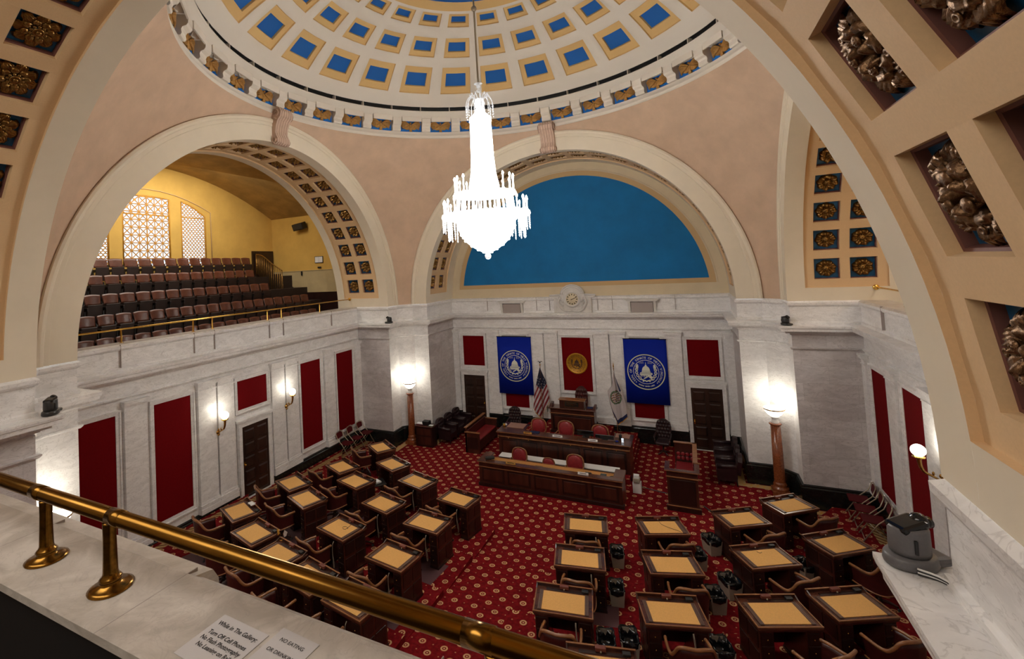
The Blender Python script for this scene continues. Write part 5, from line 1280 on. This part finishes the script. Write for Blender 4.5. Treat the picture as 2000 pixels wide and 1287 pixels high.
# ---------------------------------------------------------------- benches, booth, side furniture
bn_ = thing('pew_bench', 'wooden pew with a long red cushion left of the rostrum', 'bench', (-3.21, 6.45, 0))
mb = MB(); mb.box(-.27, -.22, -.87, .87, 0, .86, 'wood'); mb.bev(-.30, -.19, -.90, .90, .86, .89, 'wood_edge', .008)
mb.box(-.22, .25, -.86, .86, .10, .40, 'wood_dark'); mb.build('body', bn_)
for s in (-1, 1): mb = MB(); mb.box(-.27, .27, *sorted((s*.87, s*.83)), 0, .70, 'wood'); mb.bev(-.29, .29, *sorted((s*.89, s*.81)), .70, .735, 'wood_edge', .008); mb.box(-.2, .2, *sorted((s*.872, s*.878)), .15, .55, 'wood_dark'); mb.build('end_panel', bn_)
mb = MB(); mb.bev(-.22, .25, -.82, .82, .40, .47, 'leather_bright', .03); mb.bev(-.22, -.18, -.82, .82, .50, .78, 'leather', .02); mb.build('cushion', bn_)
bo = thing('reading_desk', 'tall dark wooden speaking desk with a three-sided ledge right of the rostrum', 'desk', (3.47, 3.83, 0))
mb = MB(); mb.box(-.36, .36, 0, .06, .1, 1.0, 'wood'); mb.box(-.40, .40, -.03, .08, 0, .12, 'wood_dark'); mb.box(-.36, -.31, .06, .55, 0, 1.0, 'wood'); mb.box(.31, .36, .06, .55, 0, 1.0, 'wood'); mb.bev(-.30, .30, -.012, 0, .18, .80, 'wood_dark', .006); mb.box(-.38, .38, -.03, 0, .85, .87, 'wood_edge'); mb.box(-.38, .38, -.035, -.0, .12, .135, 'wood_edge'); mb.build('body', bo)
mb = MB(); mb.bev(-.41, .41, -.04, .10, 1.0, 1.035, 'wood_top', .008); mb.bev(-.41, -.29, .10, .58, 1.0, 1.035, 'wood_top', .008); mb.bev(.29, .41, .10, .58, 1.0, 1.035, 'wood_top', .008); mb.box(-.41, .41, -.047, -.038, 1.01, 1.022, 'wood_edge'); mb.build('ledge', bo)
b2 = thing('booth_bench', 'red tufted bench with wooden sides behind the speaking desk', 'bench', (3.55, 5.35, 0))
mb = MB(); mb.box(.20, .26, -.78, .72, 0, .98, 'wood'); mb.bev(.18, .30, -.80, .74, .98, 1.01, 'wood_edge', .008); mb.box(-.30, .26, .66, .72, 0, .98, 'wood'); mb.bev(-.32, .30, .64, .75, .98, 1.01, 'wood_edge', .008); mb.box(-.30, .20, -.60, .66, .08, .38, 'wood_dark'); mb.box(-.30, .20, -.66, -.60, .0, .62, 'wood'); mb.bev(-.32, .22, -.68, -.58, .62, .65, 'wood_edge', .006); mb.build('body', b2)
mb = MB(); mb.bev(-.28, .20, -.58, .64, .38, .46, 'leather_bright', .03)
for i in range(4):
    for j in range(6): mb.sph((.185, -.48+.2*j, .52+.11*i), .06, 'leather_bright', 8, (.35, 1, 1))
for i in range(4):
    for j in range(2): mb.sph((-.2+.12*i, .645, .55+.12*j), .06, 'leather_bright', 8, (1, .35, 1))
mb.build('tufted_cushion', b2)

def armchair(lab, loc, rz, src=[None], grp=None):
    if src[0] is None:
        t = thing('leather_armchair', lab, 'armchair', loc, rz, grp)
        mb = MB(); mb.bev(-.30, .30, -.30, .28, .16, .44, 'leather_maroon', .05); mb.build('seat', t)
        mb = MB(); mb.M = Matrix.Translation((0, .24, .34)) @ Matrix.Rotation(R(-9), 4, 'X'); mb.prism([(-.29, 0), (.29, 0), (.31, .40), (.24, .52), (.10, .56), (-.10, .56), (-.24, .52), (-.31, .40)], 0, .12, 'leather_maroon', 'y')
        for i in range(3):
            for j in range(4): mb.sph(((j-1.5)*.13, 0, .14+.14*i), .065, 'leather_maroon', 8, (1, .35, 1))
        mb.build('backrest', t)
        for s in (-1, 1): mb = MB(); mb.tube([(s*.31, .26, .58), (s*.33, -.28, .56)], .065, 'leather_maroon', 10); mb.box(*sorted((s*.27, s*.36)), -.28, .26, .16, .55, 'leather_maroon'); mb.build('armrest', t)
        for sx in (-1, 1):
            for sy in (-1, 1): mb = MB(); mb.tube([(sx*.27, sy*.24, .17), (sx*.29, sy*.26, 0)], [.025, .018], 'wood_dark', 8); mb.build('leg', t)
        src[0] = t
    else: t = dup(src[0], loc, rz, lab, grp)
    t.scale = (.86, .9, .95)
    return t
g1 = 'dark armchairs along the left return of the back wall bay'; g2 = 'dark armchairs along the right return of the back wall bay'
for k, (x, y, lab) in enumerate(((-4.58, 6.35, 'nearest the viewer, beside the low bookcase'), (-4.58, 7.06, 'in the middle of the left corner row'), (-4.58, 7.77, 'at the back, beside the left door'))): armchair('dark leather armchair '+lab, (x, y, 0), PI/2, grp=g1)
for k, (x, y, lab) in enumerate(((4.58, 6.05, 'nearest the viewer in the right corner row'), (4.58, 6.76, 'second in the right corner row'), (4.58, 7.47, 'at the back of the right corner row'))): armchair('dark leather armchair '+lab, (x, y, 0), -PI/2, grp=g2)
bk = thing('low_bookcase', 'low dark wooden bookcase between the left column lamp and the armchairs', 'bookcase', (-5.12, 5.72, 0))
mb = MB(); mb.box(-.40, .30, -.16, .20, 0, .72, 'wood_dark'); mb.bev(-.43, .33, -.19, .22, .72, .76, 'wood', .008); mb.box(-.33, .23, -.165, -.158, .08, .36, 'wood'); mb.box(-.33, .23, -.165, -.158, .42, .66, 'wood'); mb.build('case', bk)
mb = MB(); mb.box(-.15, .15, -.10, .10, 0, .03, 'fold_red'); mb.box(-.14, .13, -.10, .09, .03, .05, 'white_paper'); on(mb, 'red_book', (-5.38, 5.72, .76), 'red book with white papers on the low bookcase', 'book')
mb = MB(); mb.bev(-.15, .12, -.11, .11, 0, .15, 'black', .02); on(mb, 'black_printer', (-5.12, 5.74, .76), 'small black machine on the low bookcase', 'machine')
mb = MB(); mb.box(-.09, .09, -.07, .07, 0, .02, 'flag_green'); mb.box(-.08, .08, -.06, .06, .02, .028, 'white_paper'); on(mb, 'green_pamphlet', (-4.90, 5.66, .76), 'green and white pamphlets at the right end of the low bookcase', 'pamphlet')

def folding_chair(lab, loc, rz, src=[None], grp=None):
    if src[0] is None:
        t = thing('folding_chair', lab, 'folding chair', loc, rz, grp)
        mb = MB(); mb.bev(-.20, .20, -.22, .17, .43, .46, 'fold_red', .012); mb.build('seat', t)
        mb = MB(); mb.M = Matrix.Translation((0, .235, .62)) @ Matrix.Rotation(R(-12), 4, 'X'); mb.prism([(-.18, 0), (.18, 0), (.20, .10), (.17, .17), (.08, .20), (-.08, .20), (-.17, .17), (-.20, .10)], 0, .025, 'fold_red', 'y'); mb.build('backrest', t)
        mb = MB()
        for s in (-1, 1): mb.tube([(s*.21, -.26, 0), (s*.21, .02, .44), (s*.205, .20, .62), (s*.20, .27, .80)], .012, 'steel', 8)
        mb.tube([(-.20, .27, .80), (-.12, .285, .84), (.12, .285, .84), (.20, .27, .80)], .012, 'steel', 8); mb.tube([(-.21, -.22, .07), (.21, -.22, .07)], .009, 'steel', 6); mb.build('front_frame', t)
        mb = MB()
        for s in (-1, 1): mb.tube([(s*.185, .27, 0), (s*.185, -.12, .43)], .011, 'steel', 8)
        mb.tube([(-.185, .24, .05), (.185, .24, .05)], .009, 'steel', 6); mb.build('rear_legs', t)
        src[0] = t
    else: t = dup(src[0], loc, rz, lab, grp)
    return t
gl, gr = 'red folding chairs along the left wall', 'red folding chairs along the right wall'
for x, y, lab in ((-7.26, 3.62, 'nearest the viewer along the left wall'), (-7.26, 4.20, 'in the middle of the three along the left wall'), (-7.26, 4.78, 'farthest of the three along the left wall')): folding_chair('red folding chair '+lab, (x, y, TH), PI/2+.12, grp=gl)
for x, y, lab in ((7.24, 4.72, 'farthest of the three along the right wall'), (7.24, 4.22, 'in the middle of the three along the right wall'), (7.24, 3.72, 'nearest the viewer along the right wall')): folding_chair('red folding chair '+lab, (x, y, TH), -PI/2-.1, grp=gr)
mb = MB(); mb.tube(smooth_path([(1.2, 4.95-1.0, .0), (2.46, 4.86, 0), (3.04, 4.72, 0), (3.9, 4.2, 0), (4.6, 2.9, .0)], 8), .018, 'cable_grey', 6, flat=.4); 
mb = MB(); mb.tube(smooth_path([(2.20, 5.05, .008), (2.46, 4.86, .008), (3.04, 4.72, .008)], 8), .02, 'cable_grey', 6, flat=.4); mb.tube(smooth_path([(3.92, 4.3, .008), (4.5, 3.5, .008), (5.0, 3.0, .008)], 6), .02, 'cable_grey', 6, flat=.4)
tag(mb.build('floor_cable'), 'dark grey cable crossing the carpet by the speaking desk', 'cable')

# ================================================================== GALLERY FURNITURE
def gwindow(n, y0, y1, circ):
    """window in the west gallery back wall, x = -12.5"""
    X = -12.52; mb = MB(); cx = (y0+y1)/2
    zt = lambda y: (9.64-.06*(y/.8)**2) if abs(cx) < .5 else 9.60-.315*(abs(y)-.9)**2
    zb_ = 7.2; N = 10
    yy = [y0+(y1-y0)*i/N for i in range(N+1)]
    fr_ = MB(); pts = [(X, y0, zb_)]+[(X, y, zt(y)) for y in yy]+[(X, y1, zb_)]
    fr_.tube(pts, .035, 'window_frame', 6); fr_.tube([(X, y0, 8.98), (X, y1, 8.98)], .025, 'window_frame', 6)
    if not circ: fr_.tube([(X, cx, zb_), (X, cx, zt(cx))], .02, 'window_frame', 6)
    root = struct(fr_, 'window_%d' % n)
    gr_ = MB()
    if not circ:
        s = .266; z = zb_
        rows_ = int((9.7-zb_)/s)+1
        for c in range(6):
            ya = y0+(y1-y0)*c/6; yb = y0+(y1-y0)*(c+1)/6
            for r_ in range(rows_):
                za, zb2 = zb_+r_*s, zb_+(r_+1)*s; zm = min(zt(ya), zt(yb))
                if za > zm-.02: continue
                zb2 = min(zb2, zm)
                gr_.tube([(X+.01, ya, za), (X+.01, yb, zb2)], .0165, 'window_frame', 4, cap=False); gr_.tube([(X+.01, ya, zb2), (X+.01, yb, za)], .0165, 'window_frame', 4, cap=False)
                gr_.tube([(X+.01, ya, za), (X+.01, yb, za)], .0165, 'window_frame', 4, cap=False); gr_.tube([(X+.01, ya, za), (X+.01, ya, zb2)], .0165, 'window_frame', 4, cap=False)
                m_ = ((ya+yb)/2, (za+zb2)/2)
                if (r_+c) % 2: gr_.M = Matrix.Translation((X+.012, m_[0], m_[1])) @ Matrix.Rotation(PI/2, 4, 'Y'); gr_.cyl((0, 0), .045, -.01, .01, 'window_frame', 8); gr_.M = Matrix.Identity(4)
    else:
        s = .135; r_ = 0; z = zb_
        while z < 9.6:
            k = 0; y = y0+(s/2 if r_ % 2 else 0)
            while y < y1+.01:
                if z < zt(min(max(y, y0), y1))-.03:
                    gr_.tube([(X+.01, y+s*.52*math.cos(t*PI/6), z+s*.52*math.sin(t*PI/6)) for t in range(7) if y0 <= y+s*.52*math.cos(t*PI/6) <= y1] or [(X, y0, z), (X, y0, z+.01)], .0165, 'window_frame', 4, cap=False) if sum(1 for t in range(7) if y0 <= y+s*.52*math.cos(t*PI/6) <= y1) > 1 else None
                y += s
            z += s*.55; r_ += 1
    gr_.build('grille', root)
    gm = MB(); gm.add([(X-.03, y, z_) for y, z_ in [(y0, zb_)]+[(y, zt(y)) for y in yy]+[(y1, zb_)]], [tuple(range(N+3))], 'window_glass'); gm.build('glass', root)
gwindow(1, -.80, .80, False); gwindow(2, 1.25, 2.22, True); gwindow(3, -2.22, -1.25, True)
# gallery door, landing and stair rail
gd = MB(); gd.box(-12.52, -12.44, 4.36, 5.50, 5.8, 7.75, 'wood_dark'); gd.box(-12.46, -12.40, 4.46, 5.40, 5.8, 7.64, 'door_wood'); struct(gd, 'door_5')
st = MB()
for k in range(8): st.box(-12.5, -12.05+.24*k, 4.30, 5.52, 4.6, 6.75-.2*k-.02, 'gallery_floor')
struct(st, 'trim_10')
rl = thing('stair_railing', 'dark metal stair railing beside the gallery door', 'railing', (-12.0, 4.25, 6.7))
mb = MB(); tp = [(-.10, 0, .88), (.28, 0, .80), (.85, 0, .42), (1.35, 0, .14)]; mb.tube(smooth_path(tp, 5), .022, 'bronze', 8); mb.build('handrail', rl)
sm_ = smooth_path(tp, 5)
for i in range(0, len(sm_), 1):
    x, _, z = sm_[i]; mb = MB(); mb.tube([(x, 0, z), (x, 0, max(-1.35, -.02-.83*max(0, x)) if i != 12 else -1.0)], .020 if i in (0, 9) else .012, 'bronze', 6); mb.build('baluster', rl)
# theatre seats
def theatre_seat():
    t = thing('theatre_seat', '', 'theatre seat')
    mb = MB(); vs = []; nx, nz = 10, 5; H_ = .27
    for b in (0, 1):
        for j in range(nz+1):
            for i in range(nx+1):
                u = i/nx*2-1; v = j/nz; x = u*(.185+.022*v); z = .53+H_*v+.022*(1-u*u)*v; y = .0+.04*(1-u*u)+.07*v+(.018 if b else 0)
                vs.append((x, y, z))
    k = (nx+1)*(nz+1); fs = []
    for j in range(nz):
        for i in range(nx): a = j*(nx+1)+i; fs += [(a, a+1, a+nx+2, a+nx+1), (k+a, k+a+1, k+a+nx+2, k+a+nx+1)]
    for i in range(nx): fs += [(i, i+1, k+i+1, k+i), (nz*(nx+1)+i, nz*(nx+1)+i+1, k+nz*(nx+1)+i+1, k+nz*(nx+1)+i)]
    for j in range(nz): a = j*(nx+1); fs += [(a, a+nx+1, k+a+nx+1, k+a), (a+nx, a+2*nx+1, k+a+2*nx+1, k+a+nx)]
    mb.add(vs, fs, 'seat_wood', True); mb.build('backrest', t)
    mb = MB(); mb.M = Matrix.Translation((0, -.02, .15)) @ Matrix.Rotation(R(8), 4, 'X'); mb.bev(-.185, .185, -.035, 0, -.02, .40, 'seat_under', .012); mb.build('folded_seat', t)
    mb = MB(); mb.prism([(-.10, 0), (.12, 0), (.10, .30), (.12, .62), (.06, .62), (.02, .46), (-.16, .45), (-.16, .40), (-.02, .38), (-.04, .08)], -.225, -.205, 'iron', 'x'); mb.build('standard', t)
    mb = MB(); mb.bev(-.235, -.195, -.17, .04, .45, .475, 'seat_under', .006); mb.build('armrest', t)
    return t
ts = theatre_seat(); first = True
ROWS = [(-8.75, 4.50, -4.23, 3.98, 'front'), (-9.55, 5.03, -3.80, 4.36, 'second'), (-10.32, 5.56, -3.27, 3.1, 'middle'), (-11.12, 6.10, -2.79, 3.1, 'fourth'), (-12.02, 6.63, -2.19, 3.9, 'back')]
for ri, (x, z, ya, yb, rn) in enumerate(ROWS):
    n_ = int((yb-ya)/.452)
    for k in range(n_+1):
        y = ya+.452*k
        lab = 'brown theatre seat in the %s gallery row, %s seat from the stair end' % (rn, ['', 'first', 'second', 'third', 'fourth', 'fifth', 'sixth', 'seventh', 'eighth', 'ninth', 'tenth', 'eleventh', 'twelfth', 'thirteenth', 'fourteenth', 'fifteenth', 'sixteenth', 'seventeenth', 'eighteenth', 'nineteenth', 'twentieth'][n_-k+1])
        if first: o = ts; o.location = (x, y, z); o.rotation_euler = (0, 0, PI/2); o['label'] = lab; o['group'] = 'wooden theatre seats in the left gallery'; first = False
        else: dup(ts, (x, y, z), PI/2, lab)
yn = MB(); yn.box(-.002, .002, -.035, .035, -.03, .03, 'yellow_note'); o = yn.build('yellow_note'); o.location = (-9.45, -2.02, 5.03+.02); o.location = (-10.27, -2.02+.10, 5.56+.30); tag(o, 'small yellow note stuck on a folded seat in the middle gallery row', 'note')
# wall things in the gallery
sk = thing('wall_speaker', 'black loudspeaker mounted high on the yellow gallery side wall', 'speaker', (-10.65, 5.48, 8.75))
mb = MB(); mb.M = Matrix.Rotation(R(18), 4, 'X') @ Matrix.Rotation(R(-6), 4, 'Y'); mb.bev(-.30, .30, -.30, -.04, -.14, .14, 'black', .02); mb.bev(-.27, .27, -.31, -.29, -.11, .11, 'dark_plastic', .01); mb.build('cabinet', sk)
mb = MB(); mb.tube([(0, .04, 0), (0, -.12, 0)], .03, 'black', 8); mb.build('bracket', sk)
nf = thing('framed_notice', 'small framed white notice on the gallery side wall', 'framed notice', (-9.82, 5.52, 7.23))
mb = MB(); mb.box(-.22, .22, -.02, 0, -.14, .14, 'black'); mb.build('frame', nf); mb = MB(); mb.box(-.20, .20, -.024, -.018, -.12, .12, 'white_paper'); mb.box(-.004, .004, -.026, -.02, -.12, .12, 'grey_panel'); mb.build('sheet', nf)
for x, z, h, w_, lab in ((-10.8, 6.69, .09, .035, 'small black wall box on the gallery dado line, right of the stair'), (-9.8, 6.90, .035, .09, 'small black plate below the framed notice'), (-11.1, 5.97, .04, .06, 'small black socket low on the gallery side wall')):
    mb = MB(); mb.bev(-w_, w_, -.03, 0, -h, h, 'black', .006); on(mb, 'wall_box', (x, 5.51, z), lab, 'wall box')

# ---------------------------------------------------------------- brass rails
def gallery_rail(q, dist, posts, x0, x1, rad, prad, lab, near, ends):
    M0 = rot4(q); t = thing('brass_rail', lab, 'railing', tuple(M0 @ Vector((0, dist, ZP))), -q*PI/2)
    h = .315
    mt = 'brass_old' if near else 'brass_bright'
    mb = MB(); mb.tube([(x0, 0, h), (x1, 0, h)], rad, mt, 28 if near else 12)
    if near:
        for x in (-3.36, -1.62, -.94, .94+.0, 1.62, 3.40): mb.tube([(x-.045, 0, h), (x+.045, 0, h)], rad*1.07, mt, 28)
    mb.build('handrail', t)
    for x in posts:
        mb = MB()
        if near: mb.lathe([(0, 0), (.088, .0), (.090, .006), (.075, .014), (.045, .022), (.040, .035), (.046, .042), (.040, .05), (.033, .058), (.030, .07), (.0275, .15), (.026, .22), (.027, .28), (.027, .287), (0, .287)], mt, (x, 0), 32, sx=1, sy=1)
        else: mb.lathe([(0, 0), (.05, 0), (.05, .008), (.02, .015), (.017, .30), (0, .30)], mt, (x, 0), 12)
        mb.build('post', t)
    for x in ends:
        s = 1 if x > 0 else -1; mb = MB(); mb.M = Matrix.Translation((x, 0, h)) @ Matrix.Rotation(-s*PI/2, 4, 'Y'); mb.lathe([(0, 0), (.065, 0), (.065, .012), (.04, .03), (0, .03)], mt, n=20); mb.build('wall_flange', t)
    return t
gallery_rail(2, 8.70, [-1.56, -1.0, 1.0, 1.56, 3.40, -3.40], -5.14, 5.14, .0325, .03, 'thick aged brass handrail on the near marble parapet', True, (-5.14, 5.14))
gallery_rail(3, 8.0, [-3.4, -1.57, -.985, .985, 1.57, 3.4], -5.14, 5.14, .020, .017, 'thin brass handrail along the left gallery parapet', False, (-5.14, 5.14))
gallery_rail(1, 8.0, [-3.4, -1.57, -.985, .985, 1.57, 3.4], -5.14, 5.14, .020, .017, 'thin brass handrail along the right gallery parapet', False, (-5.14, 5.14))

# ---------------------------------------------------------------- signs on the near parapet
def text_flat(mb, txt, cx, cy, size, z, mt, bold=.0, shear=0., xs=1.0):
    vs, fs = text_mesh(txt, shear=shear, bold=bold); mb.add([(cx+size*v[0]*xs, cy+size*v[1], z) for v in vs], fs, mt, False)
def sign(lab, corners, lines):
    # corners: top-left, top-right (x, y); the sheet runs toward -y
    (xa, ya), (xb, yb) = corners; w_ = math.hypot(xb-xa, yb-ya); rz = math.atan2(yb-ya, xb-xa)
    t = thing('laminated_sign', lab, 'sign', (xa, ya, ZP+.0005), rz)
    mb = MB(); mb.bev(0, w_, -lines['h'], 0, 0, .0022, 'sign_paper', .0008); mb.build('sheet', t)
    mb = MB()
    for txt, y, s in lines['t']: text_flat(mb, txt, w_/2, -y, s, .003, 'ink', lines.get('bold', 0), lines.get('shear', 0), lines.get('xs', 1))
    mb.build('lettering', t)
sign('white laminated sign reading While in The Gallery', ((2.20, -8.615), (2.455, -8.625)), {'h': .21, 'bold': .018, 'xs': .92, 't': [('While in The Gallery:', .048, .027), ('Turn Off Cell Phones', .093, .026), ('No Flash Photography', .122, .026), ('No Leaning on Rail', .151, .026)]})
sign('white laminated sign reading NO EATING OR DRINKING', ((2.478, -8.575), (2.665, -8.585)), {'h': .25, 'bold': .008, 't': [('NO EATING', .052, .022), ('OR DRINKING', .103, .022)]})
sign('blank white laminated sign at the far left of the near parapet', ((-.02, -8.66), (.10, -8.66)), {'h': .10, 't': []})

# ---------------------------------------------------------------- remote cameras on the cornice
def ptz(lab, loc, rz, body, sc):
    t = thing('remote_camera', lab, 'camera', loc, rz)
    mb = MB(); mb.lathe([(0, 0), (.135, 0), (.14, .02), (.135, .06), (.125, .075), (0, .08)], body, n=32, sy=1.25); mb.bev(-.10, .10, .06, .24, 0, .07, body, .03); mb.build('base', t)
    mb = MB(); mb.lathe([(0, .075), (.112, .085), (.115, .12), (.112, .26), (.105, .275), (0, .28)], body, n=32, sy=1.1)
    mb.M = Matrix.Rotation(R(62), 4, 'Z'); mb.bev(-.010, .010, -.131, -.108, .12, .22, 'black', .004); mb.build('body', t)
    mb = MB(); mb.M = Matrix.Translation((0, .0, .275)) @ Matrix.Rotation(R(12), 4, 'X'); mb.bev(-.085, .085, -.11, .10, -.02, .035, 'black_gloss', .025); mb.sph((0, .09, .0), .06, 'black_gloss', 14); mb.build('camera_head', t)
    mb = MB(); mb.M = Matrix.Translation((0, .12, .28)) @ Matrix.Rotation(-PI/2, 4, 'X'); mb.lathe([(0, 0), (.04, 0), (.04, .05), (.03, .05), (0, .03)], 'black_gloss', n=16); mb.build('lens', t)
    t.scale = (sc,)*3
    return t
ptz('large grey remote camera on the near right cornice ledge', (5.03, -6.05, 4.645), R(-60), 'grey_plastic', .82)
ptz('black remote camera on the near left cornice ledge', (-5.03, -6.09, 4.645), R(40), 'dark_plastic', .80)
ptz('small black remote camera on the far left cornice corner', (-6.12, 5.06, 4.645), R(120), 'dark_plastic', .72)
ptz('small black remote camera on the far right cornice corner', (6.12, 5.06, 4.645), R(-150), 'dark_plastic', .72)
mb = MB()
for k in range(4): mb.tube(smooth_path([(0, 0, .01+.01*k), (.10, -.05-.01*k, .012+.01*k), (.16, -.2-.02*k, .01)], 4), .006, 'white_paint' if k % 2 else 'black', 6)
on(mb, 'camera_cables', (5.02, -6.18, 4.64), 'white and black cables behind the large grey remote camera', 'cables')
